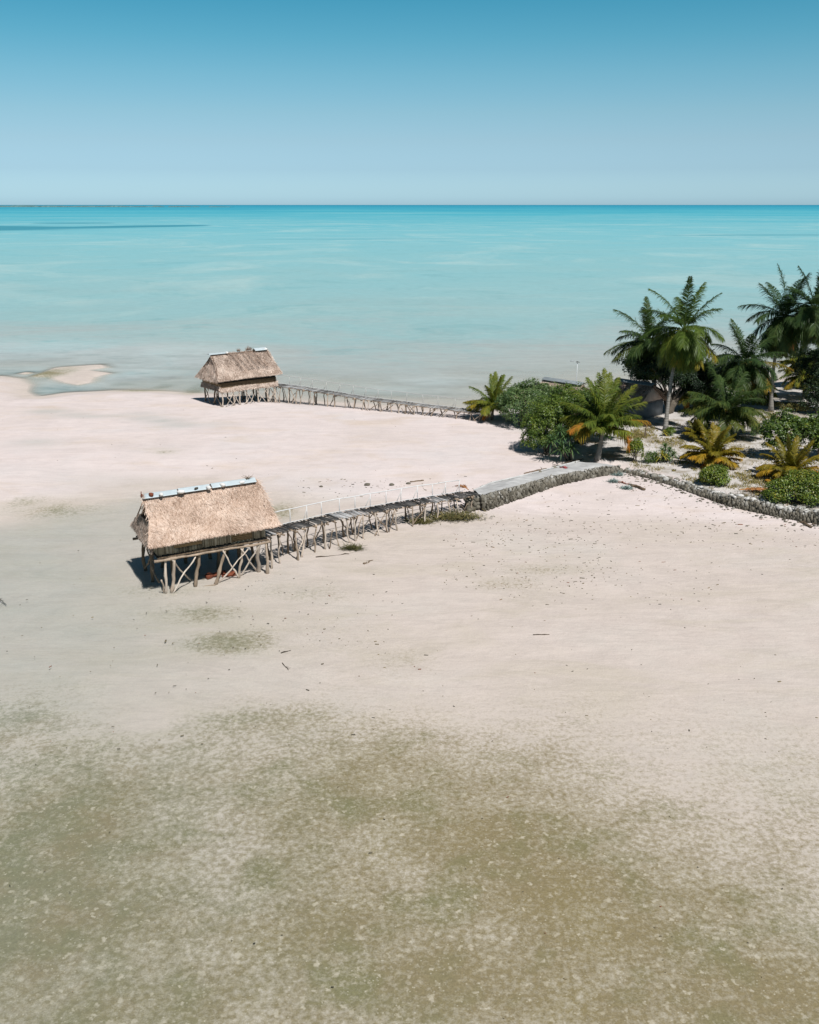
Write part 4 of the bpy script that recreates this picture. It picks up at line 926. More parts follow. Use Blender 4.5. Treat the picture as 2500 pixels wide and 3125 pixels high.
palm((2246, 1288), (2276, 1106), 3.7, 26, M['palmdark'], 'coconut palm with an orange bunch of nuts between the two tallest palms', 1.0, -45, .18, 2, 5, (.15, .5), .8, seed=3, extra=[(-5, 8, 3.9, 35, .74), (-60, -20, 3.2, 35, .75)])
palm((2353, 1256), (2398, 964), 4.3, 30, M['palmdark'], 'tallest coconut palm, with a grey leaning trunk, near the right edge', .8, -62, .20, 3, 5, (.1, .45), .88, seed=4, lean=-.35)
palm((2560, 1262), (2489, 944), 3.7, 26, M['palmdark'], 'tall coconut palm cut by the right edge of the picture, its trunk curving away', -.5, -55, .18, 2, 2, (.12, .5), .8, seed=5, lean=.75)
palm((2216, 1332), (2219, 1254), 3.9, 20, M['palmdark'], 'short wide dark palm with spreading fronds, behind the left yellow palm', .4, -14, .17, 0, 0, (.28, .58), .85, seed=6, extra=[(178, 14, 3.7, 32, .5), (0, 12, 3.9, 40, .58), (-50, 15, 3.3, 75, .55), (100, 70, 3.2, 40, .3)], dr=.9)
palm((1824, 1402), (1843, 1300), 3.4, 16, M['palm'], 'young coconut palm at the landward end of the jetty, one orange frond drooping', .5, 12, .19, 0, 0, (.32, .5), .74, seed=8, dr=.72, hang=.42, lw=.062,
     extra=[(2, 22, 3.3, 38, .80, .95), (-158, 22, 2.9, 55, .84, .98), (-145, 12, 2.6, 55, .72), (-38, 8, 2.8, 85, .97), (168, 35, 3.2, 60, .45), (88, 82, 4.1, 20, .42), (70, 76, 3.9, 22, .40), (100, 76, 3.9, 24, .36), (30, 56, 3.9, 25, .48), (140, 58, 3.8, 40, .36), (120, 70, 3.8, 30, .32), (55, 68, 3.8, 25, .38), (160, 48, 3.6, 50, .40), (15, 40, 3.6, 30, .45)])
palm((1500, 1280), (1507, 1240), 3.0, 15, M['palm'], 'small green palm at the island end of the farther boardwalk', .4, 8, .13, 0, 0, (.38, .6), .58, seed=9, dr=.75, orange=1, extra=[(178, 32, 2.4, 50, .6), (185, 5, 2.2, 25, .6), (80, 78, 3.0, 20, .4), (55, 66, 3.0, 20, .35)])
palm((2174, 1420), (2174, 1400), 2.6, 23, M['palmyellow'], 'low yellow palm just above the small round bush on the sea wall', .1, 14, .16, 0, 0, (.25, .72), .46, seed=10, dr=.95, orange=3, extra=[(88, 82, 2.5, 15, .4), (70, 70, 2.4, 20, .4), (110, 68, 2.5, 30, .4), (5, 38, 2.4, 75, .45), (175, 38, 2.4, 80, .5)])
palm((2410, 1462), (2412, 1446), 2.75, 23, M['palmyellow'], 'low yellow palm with orange fronds behind the wide bush near the right edge', .1, 12, .16, 0, 0, (.2, .75), .48, seed=11, dr=.85, orange=4, extra=[(60, 70, 2.6, 15, .3), (10, 42, 2.7, 40, .35), (178, 40, 2.4, 70, .4)])
palm((2132, 1342), (2134, 1334), 1.7, 11, M['palmyellow'], 'knee-high yellow-green palm seedling behind the low yellow palm', .1, 25, .09, 0, 0, (.1, .5), .42, seed=12, dr=.75)
palm((2444, 1178), (2440, 1110), 2.7, 16, M['palm'], 'short palm with yellow-tipped fronds behind the tallest trunk', .2, -5, .15, 0, 0, (.45, .72), .62, seed=13, orange=1)
palm((2452, 1215), (2458, 1150), 2.9, 16, M['palm'], 'bushy short palm with drooping fronds right of the leaning grey trunk', .2, -10, .15, 0, 0, (.35, .72), .62, seed=14, orange=1)
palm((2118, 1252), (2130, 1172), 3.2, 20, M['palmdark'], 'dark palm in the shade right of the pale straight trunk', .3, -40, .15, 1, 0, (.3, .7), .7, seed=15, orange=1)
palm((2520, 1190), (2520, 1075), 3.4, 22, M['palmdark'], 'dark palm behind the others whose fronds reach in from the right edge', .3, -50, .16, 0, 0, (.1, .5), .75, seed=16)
palm((2300, 1228), (2306, 1196), 2.5, 16, M['palm'], 'young palm with arching olive fronds in front of the little hut', .2, -5, .14, 0, 0, (.35, .62), .6, seed=17)

# ------------------------------------------------------------ bushes and broadleaf trees
def leaves(mb, C, Nn, size, tint, aspect=.55, cup=.25):
    n = len(C); a = nrm(rng.normal(size=(n, 3))); T = nrm(np.cross(Nn, a)); S_ = np.cross(Nn, T)
    s = np.asarray(size)[:, None]
    V = np.stack([C - T * s * .5, C + S_ * s * aspect * .5 + Nn * s * cup * .3, C + T * s * .5 - Nn * s * cup * .3, C - S_ * s * aspect * .5 + Nn * s * cup * .3], 1).reshape(-1, 3)
    b = np.arange(n)[:, None] * 4
    mb.add(V, np.concatenate([b + [[0, 1, 2]], b + [[0, 2, 3]]]), np.repeat(tint, 4))
def foliage(mb, lobes, dens, size, tint=(.45, .2), rough=.22, clump=True, aspect=.55):
    for (cx, cy, cz, rx, ry, rz_) in lobes:
        area = 4 * math.pi * ((rx * ry) ** 1.6 / 3 + (rx * rz_) ** 1.6 / 3 + (ry * rz_) ** 1.6 / 3) ** (1 / 1.6)
        n = int(area * dens); d = nrm(rng.normal(size=(n, 3))); d[:, 2] = np.where(d[:, 2] < -.35, -d[:, 2], d[:, 2])
        if clump:     # leaves gather round twig ends
            k = max(12, int(area * 4.5)); cd = nrm(rng.normal(size=(k, 3))); cd[:, 2] = np.where(cd[:, 2] < -.3, -cd[:, 2], cd[:, 2])
            cr_ = 1 + rng.normal(0, rough, k) * .8; ct = rng.normal(0, .13, k)
            ci = rng.integers(0, k, n); d = nrm(cd[ci] + rng.normal(0, .55 / math.sqrt(k) * 2.2, (n, 3))); r_ = cr_[ci] + rng.normal(0, .06, n); tn = tint[0] + ct[ci]
        else: r_ = 1 - np.abs(rng.normal(0, .15, n)); tn = np.full(n, tint[0])
        inner = rng.uniform(size=n) < .18; r_ = np.where(inner, rng.uniform(.5, .9, n), r_)
        C = d * r_[:, None] * np.array([rx, ry, rz_]) + np.array([cx, cy, cz])
        keepm = C[:, 2] > .04; C = C[keepm]; d = d[keepm]; tn = tn[keepm]
        Nn = nrm(d * .7 + np.array([0, 0, .55]) + rng.normal(0, .5, d.shape))
        leaves(mb, C, Nn, rng.uniform(.65, 1.25, len(C)) * size, np.clip(tn + rng.normal(0, tint[1], len(C)), 0, 1), aspect)
def bush(px, size_lobes, mat, label, dens=300, leaf=.13, tint=(.45, .16), trunk=0, name='bush', cat='bush', group='leafy bushes on the island', rough=.22, stems=None, tz=.9):
    b = on(*px); root = tag(empty(name, tuple(b)), label, cat, group)
    mb = MB(); foliage(mb, size_lobes, dens, leaf, tint, rough); mb.build('foliage' if not trunk else 'crown', mat, root)
    mb = MB()
    if trunk:
        for (x0, y0, r0) in (stems or [(0, 0, .12)]):
            for (cx, cy, cz, rx, ry, rz_) in size_lobes:
                pole(mb, (x0, y0, -.1), (x0 * .6 + cx * .2, y0 * .6 + cy * .2, cz * .45), r0, r0 * .75, 4, .03, .1, .5, 7); pole(mb, (x0 * .6 + cx * .2, y0 * .6 + cy * .2, cz * .45), (cx, cy, cz + rz_ * .2), r0 * .6, r0 * .25, 5, .06, .1, .4, 6)
        mb.build('trunk', M['bark'], root, True)
    else:
        for (cx, cy, cz, rx, ry, rz_) in size_lobes:
            for k in range(5): pole(mb, (rng.normal(0, .15), rng.normal(0, .15), -.05), (cx + rng.normal(0, rx * .4), cy + rng.normal(0, ry * .4), cz + rng.uniform(-.2, .6) * rz_), .03, .012, 4, .06, .1, .4, 5)
        mb.build('branch', M['bark'], root, True)
    return root
bush((1598, 1302), [(-.7, .8, 1.3, 1.35, 1.5, 1.3), (.5, 1.6, 2.0, 1.7, 1.6, 1.25), (.9, -.2, 1.3, 1.3, 1.3, 1.2), (0, 2.4, 1.6, 1.5, 1.4, 1.2), (1.9, 2.0, 2.0, 1.3, 1.3, 1.1)], M['bushblue'], 'large rounded grey-green bush on the beach edge, behind the pandanus', 330, .14, (.5, .18))
bush((1668, 1388), [(-.2, .5, 1.7, 1.35, 1.3, 1.5), (.35, 1.2, 2.6, 1.4, 1.3, 1.3), (-.7, .4, .9, 1.0, .9, .9), (1.2, 1.6, 1.7, 1.2, 1.2, 1.5)], M['bush'], 'tall dark green bush with yellowish leaf tips leaning over the sand, left of the pandanus', 330, .13, (.42, .17))
bush((1762, 1352), [(0, .5, 2.3, 1.7, 1.5, 1.5), (1.3, 1.3, 2.2, 1.5, 1.4, 1.5), (-.8, 1.5, 2.8, 1.3, 1.2, 1.2), (.6, 0, 1.0, 1.6, 1.2, 1.0), (2.2, .8, 1.1, 1.2, 1.2, 1.2)], M['bush'], 'deep green thicket behind the young palm by the jetty', 300, .14, (.3, .15))
bush((1936, 1410), [(0, 0, .78, .55, .5, .75), (.1, .1, 1.15, .42, .42, .45)], M['bush'], 'small upright lime-green bush at the corner where the sea wall starts', 420, .11, (.68, .14), rough=.15)
bush((2178, 1478), [(0, 0, .55, .85, .75, .62), (.35, -.1, .5, .6, .55, .5), (-.4, -.1, .4, .6, .5, .45)], M['bush'], 'small round bright green bush growing over the top of the sea wall', 420, .12, (.62, .15), rough=.15)
bush((2440, 1535), [(-1.1, 0, .75, .95, .9, .85), (0, .2, .95, 1.2, 1.0, .95), (1.2, .1, .9, 1.2, 1.0, .9), (2.2, .1, .9, 1.1, 1.0, .9), (-1.7, -.2, .45, .6, .6, .5), (.5, -.6, .5, 1.0, .6, .6)], M['bush'], 'wide dense green bush with yellowing leaves in the lower right corner of the island', 340, .13, (.55, .2), rough=.15)
bush((2388, 1400), [(-1.0, 0, 1.9, .95, .9, .75), (0, .3, 2.4, 1.1, 1.0, .8), (.9, 0, 2.0, 1.0, .9, .8), (-.9, -.3, 1.0, .6, .6, .45), (1.8, .3, 2.0, .9, .9, .9), (.2, -.4, 1.4, .8, .7, .5)], M['bush'], 'small broadleaf tree on thin bent stems behind the right yellow palm', 200, .19, (.33, .18), 1, 'broadleaf_tree', 'tree', 'broadleaf trees on the island', .3, [(-.5, 0, .05), (.7, 0, .05), (.85, .1, .04)])
bush((2500, 1400), [(-.4, 0, 1.6, 1.0, .9, 1.1), (.6, .3, 2.2, 1.2, 1.0, 1.1), (.2, -.2, .8, 1.0, .8, .7)], M['bush'], 'dark leafy tree cut by the right edge, beside the small thin-stemmed tree', 260, .18, (.35, .16), 1, 'broadleaf_tree', 'tree', 'broadleaf trees on the island', .25)
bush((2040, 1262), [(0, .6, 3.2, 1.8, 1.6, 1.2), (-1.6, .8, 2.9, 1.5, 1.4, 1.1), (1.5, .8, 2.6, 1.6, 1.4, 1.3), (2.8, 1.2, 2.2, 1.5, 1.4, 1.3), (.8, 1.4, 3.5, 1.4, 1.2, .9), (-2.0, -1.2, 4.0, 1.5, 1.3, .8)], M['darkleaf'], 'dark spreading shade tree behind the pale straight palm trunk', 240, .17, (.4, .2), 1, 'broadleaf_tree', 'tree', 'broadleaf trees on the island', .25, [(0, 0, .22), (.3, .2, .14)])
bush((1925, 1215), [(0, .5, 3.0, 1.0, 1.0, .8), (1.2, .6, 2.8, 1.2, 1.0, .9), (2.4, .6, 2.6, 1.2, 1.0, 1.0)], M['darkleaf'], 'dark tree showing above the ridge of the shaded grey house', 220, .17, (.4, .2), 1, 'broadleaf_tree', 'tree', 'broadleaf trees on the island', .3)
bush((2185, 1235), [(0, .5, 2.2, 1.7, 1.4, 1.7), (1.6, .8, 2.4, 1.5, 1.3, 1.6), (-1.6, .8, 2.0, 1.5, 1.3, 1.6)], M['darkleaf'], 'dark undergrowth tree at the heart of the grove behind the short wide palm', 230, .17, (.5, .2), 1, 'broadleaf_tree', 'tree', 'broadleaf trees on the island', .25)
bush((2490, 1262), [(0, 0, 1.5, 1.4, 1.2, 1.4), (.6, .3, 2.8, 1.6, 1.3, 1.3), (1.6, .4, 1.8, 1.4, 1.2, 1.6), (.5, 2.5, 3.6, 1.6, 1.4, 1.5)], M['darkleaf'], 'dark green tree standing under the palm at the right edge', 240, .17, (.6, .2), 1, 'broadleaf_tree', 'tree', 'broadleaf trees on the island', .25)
bush((2440, 1255), [(0, 0, .35, 1.3, .9, .4), (-1.3, .8, .3, 1.0, .8, .35)], M['grass'], 'low mat of dry scrub beside the foot of the leaning grey trunk', 300, .12, (.3, .25), name='shrub', cat='shrub', rough=.15)
bush((2040, 1328), [(.1, 0, .3, .35, .3, .3)], M['bush'], 'tiny plant with broad leaves at the foot of the pale straight palm', 320, .16, (.6, .15), name='shrub', cat='shrub')

def rosette(mb, c, n, L, up=.5, tint=.45, w_=.07, droop=.9):
    for k in range(n):
        a = k * 2.39996; f = (k + .5) / n; el = R(82 - 95 * f ** .9 + rng.normal(0, 6)); D = np.array([math.cos(a) * math.cos(el), math.sin(a) * math.cos(el), math.sin(el)])
        Lk = L * rng.uniform(.8, 1.1); sv = nrm(np.cross(D, [0, 0, 1.0]) + 1e-6) * w_ / 2; u = np.array([0, .3, .62, .85, 1.0]); P = []
        for t in u: P.append(c + D * Lk * t - np.array([0, 0, droop * Lk * .5 * t ** 2.6]))
        P = np.array(P); wv = np.array([.6, 1, .9, .6, .04])[:, None] * sv
        V = np.concatenate([P - wv, P + wv]); F = [(i, i + 1, i + 6, i + 5) for i in range(4)]
        mb.add(V, F, float(np.clip(tint + rng.normal(0, .1), 0, 1)))
def pandanus(px, heads, label, L=.85, n=44, tint=.5, dry=0):
    b = on(*px); root = tag(empty('pandanus', tuple(b)), label, 'pandanus', 'pandanus plants near the jetty and wall')
    mb = MB()
    for (x, y, z, k) in heads: rosette(mb, np.array([x, y, z]), int(n * k), L * (.8 + .2 * k), .5, tint + (rng.uniform(0, .1)))
    mb.build('leaf_rosettes', M['pandan'], root)
    mb = MB()
    for (x, y, z, k) in heads: pole(mb, (x * .25, y * .25, -.1), (x, y, z + .03), .07, .05, 6, .04, .1, .75, 7)
    mb.build('trunk', M['bark'], root, True)
    if dry:
        mb = MB(); rosette(mb, np.array([-.15, -.45, .55]), 34, .75, .5, 1.0, .06); tag(mb.build('dry_leaves', M['pandan'], root), 'yellow dry leaves on the left side')
pandanus((1748, 1404), [(-1.7, -.6, 1.55, 1), (-.95, -.8, 1.0, 1), (-.35, -.6, 1.95, 1), (-1.05, -.3, 2.2, .9), (-.3, -.9, 1.1, .8), (-.9, -.5, 1.7, .8)], 'cluster of spiky pandanus with a thin leaning trunk, left of the young palm', 1.0, 52, .6)
pandanus((2020, 1408), [(0, 0, .7, 1), (.5, .1, .75, 1), (.75, -.1, .5, .8), (-.5, 0, .45, .8), (.25, .3, 1.0, .9), (.3, -.3, .35, .7)], 'low spiky pandanus clump with a yellow side, behind the start of the sea wall', .62, 40, .62, 1)
pandanus((2027, 1330), [(0, 0, .25, .8), (.35, 0, .2, .6)], 'small yellow-green spiky plant left of the foot of the pale straight palm', .45, 34, .85)
bush((1992, 1412), [(-.3, 0, .35, .55, .45, .35)], M['bush'], 'low dark bush at the left foot of the low pandanus clump', 330, .11, (.3, .15))

# ------------------------------------------------------------ houses among the palms
def house(rL, rR, zr, ze, hw, label, wall_mat, wall_t=.5, ze_wall=None, over=.35, tn=.5, sheets=1, post=False, n=5000):
    A = at(*rL, zr); B = at(*rR, zr); c = (A + B) / 2; rz = math.atan2((B - A)[1], (B - A)[0]); L = np.linalg.norm((B - A)[:2])
    g = gz(c[0], c[1] - 1); g = max(g, .5); root = tag(empty('thatched_house', (c[0], c[1], g), rz), label, 'house', 'thatched houses among the palms'); zr -= g; ze -= g
    mb = MB()
    for sg in (-1, 1): thatch_quad(mb, (-L / 2, 0, zr), (L / 2, 0, zr), (L / 2 + .15, sg * hw, ze), (-L / 2 - .15, sg * hw, ze), n if sg < 0 else n // 3, width=.04, tb=tn)
    mb.build('roof', M['thatch2'], root)
    k = -L / 2 - .1; seg = (L + .2) / max(sheets, 1)
    for i in range(sheets):
        mb = MB(); corr_sheet(mb, k, k + seg + .02, zr + .14 + .02 * i, .36, .18, 0, rng.uniform(.5, .9)); mb.build('ridge_sheet', M['tingrey'], root); k += seg
    hx, hy = L / 2 - .15, hw - over
    for (x0, x1, y, ax_) in [(-hx, hx, -hy, 0), (-hx, hx, hy, 0), (-hy + .03, hy - .03, -hx, 1), (-hy + .03, hy - .03, hx, 1)]:
        mb = MB()
        if wall_mat is M['plaster']:
            box(mb, ((x0 + x1) / 2, y, ze / 2) if not ax_ else (y, (x0 + x1) / 2, ze / 2), (x1 - x0, .06, ze + .3) if not ax_ else (.06, x1 - x0, ze + .3), 0, wall_t)
        elif not post: panel(mb, x0, x1, y, 0.02, ze + .1, ax_, wall_t)
        else: cane_wall(mb, x0, x1, y, .75, ze + .1, ax_, wall_t, .09)
        mb.build('wall', wall_mat, root)
    mb = MB(); prism(mb, [(-hw + .15, ze + .02), (hw - .15, ze + .02), (0, zr - .1)], 0, -L / 2 + .12, -L / 2 + .16, .6); prism(mb, [(-hw + .15, ze + .02), (hw - .15, ze + .02), (0, zr - .1)], 0, L / 2 - .16, L / 2 - .12, .6)
    mb.build('gable_end', M['thatch2'], root)
    if post:
        for x in (-hx, hx):
            for y in (-hy, hy): mb = MB(); pole(mb, (x, y, -.2), (x, y, .9), .08, .07, 4, .01, .1, .4); mb.build('post', M['wood'], root, True)
    return root
house((1664, 1155), (1778, 1173), 3.45, 1.9, 2.1, 'thatched house half hidden behind the large grey-green bush, grey tin along its ridge', M['weave'], .5, sheets=3, tn=.6)
house((1884, 1158), (1994, 1175), 3.55, 2.0, 2.2, 'dark thatched house with blue-grey walls standing in the shade behind the young palm', M['plaster'], .5, sheets=2, tn=.35)  # lower thatch tint: the tree's shade is carried in the roof colour
hh = house((2322, 1131), (2343, 1136), 2.95, 1.35, 1.05, 'little raised hut with a pale straw gable, left of the leaning grey trunk', M['cane'], .4, sheets=1, tn=.6, post=True, n=1800)
# heap of dry thatch by the shaded house
b = on(1915, 1268); mb = MB(); n_ = 900; d = nrm(rng.normal(size=(n_, 3))); d[:, 2] = abs(d[:, 2]); C = d * np.array([.45, .4, .5]) * rng.uniform(.8, 1, (n_, 1))
strands(mb, C, nrm(d * [1, 1, -.3] + rng.normal(0, .4, d.shape)), d, rng.uniform(.15, .35, n_), .03, rng.uniform(.2, .9, n_), .03); mb.add(ICO2_V * [.42, .38, .46], ICO2_F, .3)
tag(mb.build('thatch_heap', M['thatch'], None, False, tuple(b)), 'small rounded heap of dry straw in front of the shaded grey house', 'straw heap')
# lamp post
lp = at_depth(1760, 1172, 92.0); lt = at_depth(1762, 1106, 92.0); g0 = gz(lp[0], 92)
root = tag(empty('lamp_post', (lt[0], 92.0, g0)), 'thin pale solar lamp post rising behind the tin-ridged house against the sea', 'lamp post'); Hl = lt[2] - g0
mb = MB(); tube(mb, [(0, 0, -.1), (0, 0, Hl * .5), (0.03, 0, Hl)], [.045, .035, .028], 8, .95); mb.build('pole', M['steel'], root, True)
mb = MB(); tube(mb, [(0.03, 0, Hl - .05), (-.2, 0, Hl + .1), (-.42, 0, Hl + .14)], .02, 6, .7); arm_ = mb.build('lamp_arm', M['steel'], root, True)
mb = MB(); box(mb, (-.5, 0, Hl + .13), (.32, .14, .05), 0, .4); mb.build('lamp_head', M['steel'], arm_)
mb = MB(); box(mb, (.06, 0, Hl + .06), (.3, .24, .03), 0, 0.0, rot=[[.94, 0, .34], [0, 1, 0], [-.34, 0, .94]]); mb.build('solar_panel', M['dark'], root)
# fence post with a rope
fp = on(1967, 1335); mb = MB(); Hf = at_depth(1973, 1297, fp[1])[2] - fp[2]
pole(mb, (0, 0, -.1), (.12, .05, Hf), .055, .045, 6, .03, .1, .35); tag(mb.build('wooden_stake', M['wood'], None, True, tuple(fp)), 'dark crooked stake standing in the sand between the young palm and the pale straight palm', 'stake')
a = fp + [.12, .05, Hf - .05]; b = on(2046, 1318); b[2] += .15; t = np.linspace(0, 1, 14)[:, None]; pts = a + (b - a) * t - np.array([0, 0, .12]) * np.sin(t * math.pi); c = (a + b) / 2
mb = MB(); tube(mb, pts - c, .022, 5, .1); tag(mb.build('rope', M['dark'], None, True, tuple(c)), 'dark rope stretched from the crooked stake to the foot of the pale palm', 'rope')

# ------------------------------------------------------------ things lying about
ground_log('stick', (964, 1701), (1066, 1691), .035, .025, M['wood'], 'long thin stick lying in the shallow water in front of the nearer boardwalk', 'stick', None, .1)
ground_log('stick', (1252, 1472), (1293, 1467), .06, .05, M['wood'], 'short brown stick on the sand behind the nearer boardwalk', 'stick', None, .4)
ground_log('stick', (1627, 1938), (1677, 1937), .022, .02, M['wood'], 'straight grey stick lying alone on the wide pale flats in the right half', 'stick', None, .1)
ground_log('branch', (858, 1994), (888, 1984), .03, .012, M['wood'], 'small dark forked twig on the pale patch below the nearer hut, upper of two', 'twig', 'dark twigs on the flats below the nearer hut', .0, 3)
ground_log('branch', (862, 2024), (880, 2046), .02, .01, M['wood'], 'thin dark branching twig on the pale patch below the nearer hut, lower of two', 'twig', 'dark twigs on the flats below the nearer hut', .1, 4)
ground_log('branch', (-14, 1826), (20, 1852), .05, .02, M['wood'], 'dark twig at the left edge of the picture level with the nearer hut', 'twig', None, .0, 3)
ground_log('branch', (1922, 1479), (1967, 1497), .05, .12, M['wood'], 'thick dead branch lying on the beach below the start of the sea wall', 'branch', None, .3, 6)
ground_log('branch', (1880, 1471), (1924, 1480), .035, .04, M['redbrown'], 'thin reddish bent stick beside the thick dead branch on the beach', 'stick', None, .8, 2, crook=.08)
ground_log('driftwood_log', (2421, 1580), (2476, 1612), .09, .06, M['wood'], 'dark driftwood log sloping down the beach from the sea wall at the right edge', 'log', None, .3, 4)
ground_log('palm_stalk', (1000 + 110, 1722), (1138, 1710), .05, .02, M['wood'], 'grey curved palm stalk on the flats right of the long thin stick', 'stalk', None, .35, 2, crook=.10)
ground_log('branch', (1600, 1448 - 2), (1668, 1430), .04, .03, M['wood'], 'grey branch lying along the back edge of the jetty', 'branch', None, .4, 4)
ground_log('branch', (1690, 1428), (1770, 1405), .08, .05, M['wood'], 'heavy dark dead branch on the sand under the pandanus beside the jetty', 'branch', None, .1, 8)
def strewn(name, px, rx, ry, rz_, n, mat, label, cat, L=(.15, .4), w_=.02, tr=(0, 1), kind=None, group=None, up=.3):
    b = on(*px); b[2] = max(b[2], -.02); mb = MB(); C = np.stack([rng.normal(0, rx / 2, n), rng.normal(0, ry / 2, n), np.abs(rng.normal(0, rz_ / 2, n))], 1)
    D = rng.normal(0, 1, (n, 3)); D[:, 2] = np.abs(D[:, 2]) * up
    strands(mb, C, D, np.tile([0, 0, 1.0], (n, 1)), rng.uniform(*L, n), w_, rng.uniform(*tr, n), .03)
    return tag(mb.build(name, mat, None, False, tuple(b)), label, cat, group, kind)
strewn('seaweed_clump', (1075, 1676), .6, .3, .16, 480, M['weed'], 'dark seaweed clump lying in the shallows just above the long thin stick', 'seaweed', tr=(0, .6))
strewn('seaweed_bed', (1385, 1583), 1.6, .7, .32, 1500, M['weed'], 'bed of olive seaweed piled under the jetty end of the nearer boardwalk', 'seaweed', (.15, .35), .03)
strewn('seaweed_bed', (1285, 1594), .7, .4, .10, 900, M['weed'], 'thin green seaweed around the last pole feet of the nearer boardwalk', 'seaweed', (.15, .35), .025, (.2, .9))
def dead_leaf(px, az, L, label, mat='deadfrond', el=6, tn=.4, z=.05, group='dead palm fronds lying about'):
    b = on(*px); mb = MB(); frond(mb, (0, 0, z), R(az), R(el), L, R(el * 2), tn, .35, 30, .04, 0, rt=.8, hang=.15); return tag(mb.build('dead_frond', M[mat], None, False, tuple(b)), label, 'dead frond', group)
dd = dead_leaf((1432, 1500), 130, 1.1, 'dry frond caught at the top of the nearer boardwalk where it meets the jetty', el=20, tn=.1); dd.location = tuple(at(1430, 1497, 1.05))
for k, (px, az, L, lab) in enumerate([((2256, 1500), -12, 2.2, 'red-brown dead frond on the left of the pile behind the sea wall'), ((2275, 1500), -20, 2.0, 'red-brown dead frond in the middle of the pile behind the sea wall'), ((2290, 1508), -8, 1.8, 'red-brown dead frond on the right of the pile behind the sea wall')]):
    d_ = dead_leaf(px, az, L, lab, el=8, tn=.1 + .1 * k, z=.12 + .08 * k)
strewn('frond_pile', (2262, 1518), 1.0, .4, .3, 900, M['litter'], 'heap of dry brown fronds spilling over the middle of the sea wall', 'frond pile', (.2, .6), .025, (.2, .7))
for px, s_, lab in [((1886, 1450), .4, 'pale green tangle of net nearest the start of the sea wall'), ((1872, 1471), .38, 'pale green tangle of net left of the thick dead branch'), ((1912, 1491), .42, 'flat pale green scrap of net below the thick dead branch')]:
    strewn('fishing_net', px, s_ * .8, s_ * .6, .08, 340, M['net'], lab, 'net', (.15, .35), .02, group='net scraps on the beach')
b = at(1723, 1428, .99); mb = MB()
for k in range(7): box(mb, (rng.normal(0, .08), rng.normal(0, .06), .03 + rng.uniform(0, .05)), (.2, .16, .015), rng.uniform(0, 3), rng.uniform(0, 1), .03)
tag(mb.build('plastic_scrap', M['pink'], None, False, tuple(b)), 'faded red crumpled plastic lying on the jetty top', 'litter')
for px, s_, lab in [((1121, 1481), .17, 'grey stone on the sand behind the middle of the nearer boardwalk'), ((1196, 1481), .14, 'small dark stone behind the nearer boardwalk, between the grey stone and the short brown stick'), ((1246, 1477), .12, 'dark stone touching the left end of the short brown stick'), ((980, 1486), .10, 'small brown stone on the sand far left behind the nearer boardwalk')]:
    b = on(*px); mb = MB(); stone(mb, (0, 0, s_ * .35), (s_ * 1.3, s_, s_ * .6), .35, True); tag(mb.build('beach_stone', M['coral'], None, True, tuple(b)), lab, 'stone', 'loose stones behind the nearer boardwalk')
b = on(2372, 1545 + 2); 
ground_log('branch', (2440, 1549), (2456, 1546), .05, .03, M['rail'], 'short bleached white branch at the foot of the wide bush by the sea wall', 'branch', None, .9, 1)
# scattered small debris, far too many to count
mb = MB(); n_ = 1500; cnt = 0
zones = [(0, 2500, 1620, 2300, 260, .028), (0, 2500, 2300, 3125, 70, .020), (1500, 2500, 1500, 1680, 480, .032), (900, 1460, 1460, 1520, 140, .038), (1350, 1900, 1620, 1800, 330, .028), (0, 1500, 1250, 1460, 40, .035), (1500, 2200, 1700, 1850, 140, .03), (1880, 2000, 1445, 1500, 90, .04), (400, 1200, 1750, 2000, 120, .028), (1450, 2500, 1585, 1625, 160, .04)]
for (x0, x1, y0, y1, n_, s_) in zones:
    for k in range(int(n_ * .7)):
        p = on(rng.uniform(x0, x1), rng.uniform(y0, y1), 2)
        if p[2] < -.3: continue
        L_ = s_ * .8 * math.exp(rng.normal(0, .5)); a = rng.normal(0, .7); z = max(p[2], .0) + .012
        box(mb, (p[0], p[1], z), (L_ * rng.uniform(1.2, 3.6), L_ * rng.uniform(.5, .9), .018), a, rng.uniform(0, .95) if rng.uniform() > .05 else 1.0, .008)
tag(mb.build('beach_litter', M['litter'], None), 'tiny dark scraps of leaf, twig and shell scattered over the sand', 'beach litter', None, 'stuff')
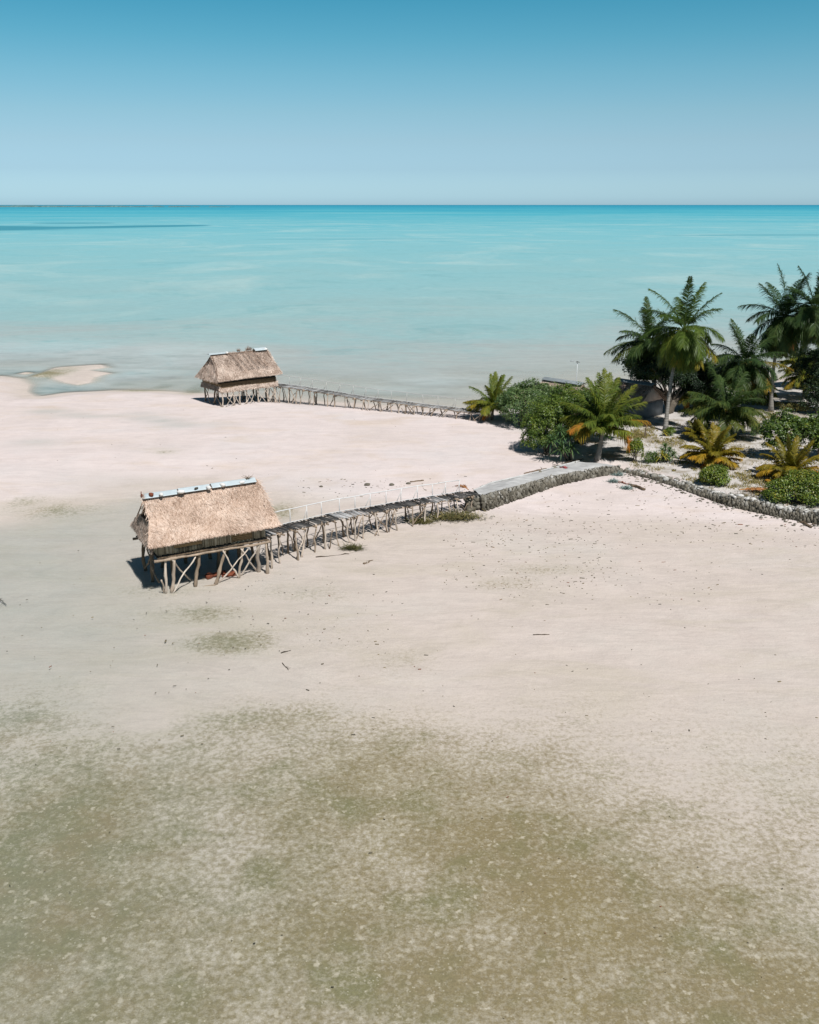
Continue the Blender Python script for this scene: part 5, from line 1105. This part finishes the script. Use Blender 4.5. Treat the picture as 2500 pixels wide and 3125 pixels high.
# dry grass tufts inland
mb = MB()
for k in range(230):
    px, py = rng.uniform(1900, 2500), rng.uniform(1290, 1540); p = on(px, py, 2)
    if p[2] < .55: continue
    n_ = int(rng.integers(8, 45)); r_ = rng.uniform(.06, .38); a = rng.uniform(0, 6.28, n_)
    C = p + np.stack([rng.normal(0, r_, n_), rng.normal(0, r_, n_), np.full(n_, .0)], 1); D = np.stack([rng.normal(0, .7, n_), rng.normal(0, .7, n_), np.ones(n_)], 1)
    strands(mb, C, D, np.tile([0, -1., 0], (n_, 1)), rng.uniform(.05, .22, n_), .03, rng.uniform(0, 1, n_), .02)
for cx, cy, rx, ry, nn_ in [(1950, 1333, 40, 8, 800), (1940, 1320, 12, 8, 200), (2060, 1350, 50, 10, 500), (2300, 1470, 40, 14, 500), (2335, 1449, 12, 3, 150), (2270, 1450, 30, 12, 300), (2360, 1275, 35, 10, 500), (1985, 1312, 18, 5, 150), (2320, 1500, 40, 8, 350), (2130, 1465, 30, 8, 200)]:
    for k in range(nn_ // 12):
        p = on(cx + rng.normal(0, rx / 1.5), cy + rng.normal(0, ry / 1.5), 2); n_ = 12
        C = p + np.stack([rng.normal(0, .15, n_), rng.normal(0, .15, n_), np.zeros(n_)], 1); D = np.stack([rng.normal(0, .7, n_), rng.normal(0, .7, n_), np.ones(n_)], 1)
        strands(mb, C, D, np.tile([0, -1., 0], (n_, 1)), rng.uniform(.06, .24, n_), .035, rng.uniform(0, 1, n_), .02)
tag(mb.build('dry_grass', M['grass'], None), 'short dry grass tufts scattered over the sandy ground among the palms', 'grass', None, 'stuff')

# ------------------------------------------------------------ far shore on the horizon
yf = 8000.0; xl = at_depth(-400, 620, yf)[0]; xr = at_depth(700, 620, yf)[0]
xx = np.linspace(xl, xr, 420); t = (xx - xl) / (xr - xl)
hh_ = (3 + 13 * np.clip(1.15 - t, 0, 1) ** .8) * (.55 + .45 * np.abs(np.sin(xx * .013) * np.sin(xx * .0051 + 1))) + rng.uniform(0, 4, len(xx)) * (1.1 - t)
hh_ = np.where((t > .80) & (np.sin(xx * .02) < .3), .5, hh_); hh_[np.argmin(abs(xx - at_depth(470, 620, yf)[0]))] += 6; hh_[np.argmin(abs(xx - at_depth(590, 620, yf)[0]))] += 5
V = []; F = []
for i, x in enumerate(xx): V += [(x, yf - 40, -1), (x, yf - 10, hh_[i]), (x, yf + 200, hh_[i] * .9), (x, yf + 260, -1)]
for i in range(len(xx) - 1):
    for k in range(3): F.append((i * 4 + k, (i + 1) * 4 + k, (i + 1) * 4 + k + 1, i * 4 + k + 1))
mb = MB(); mb.add(V, F, rng.uniform(0, 1, len(V))); tag(mb.build('far_island', M['farveg'], None), None, None, None, 'structure')
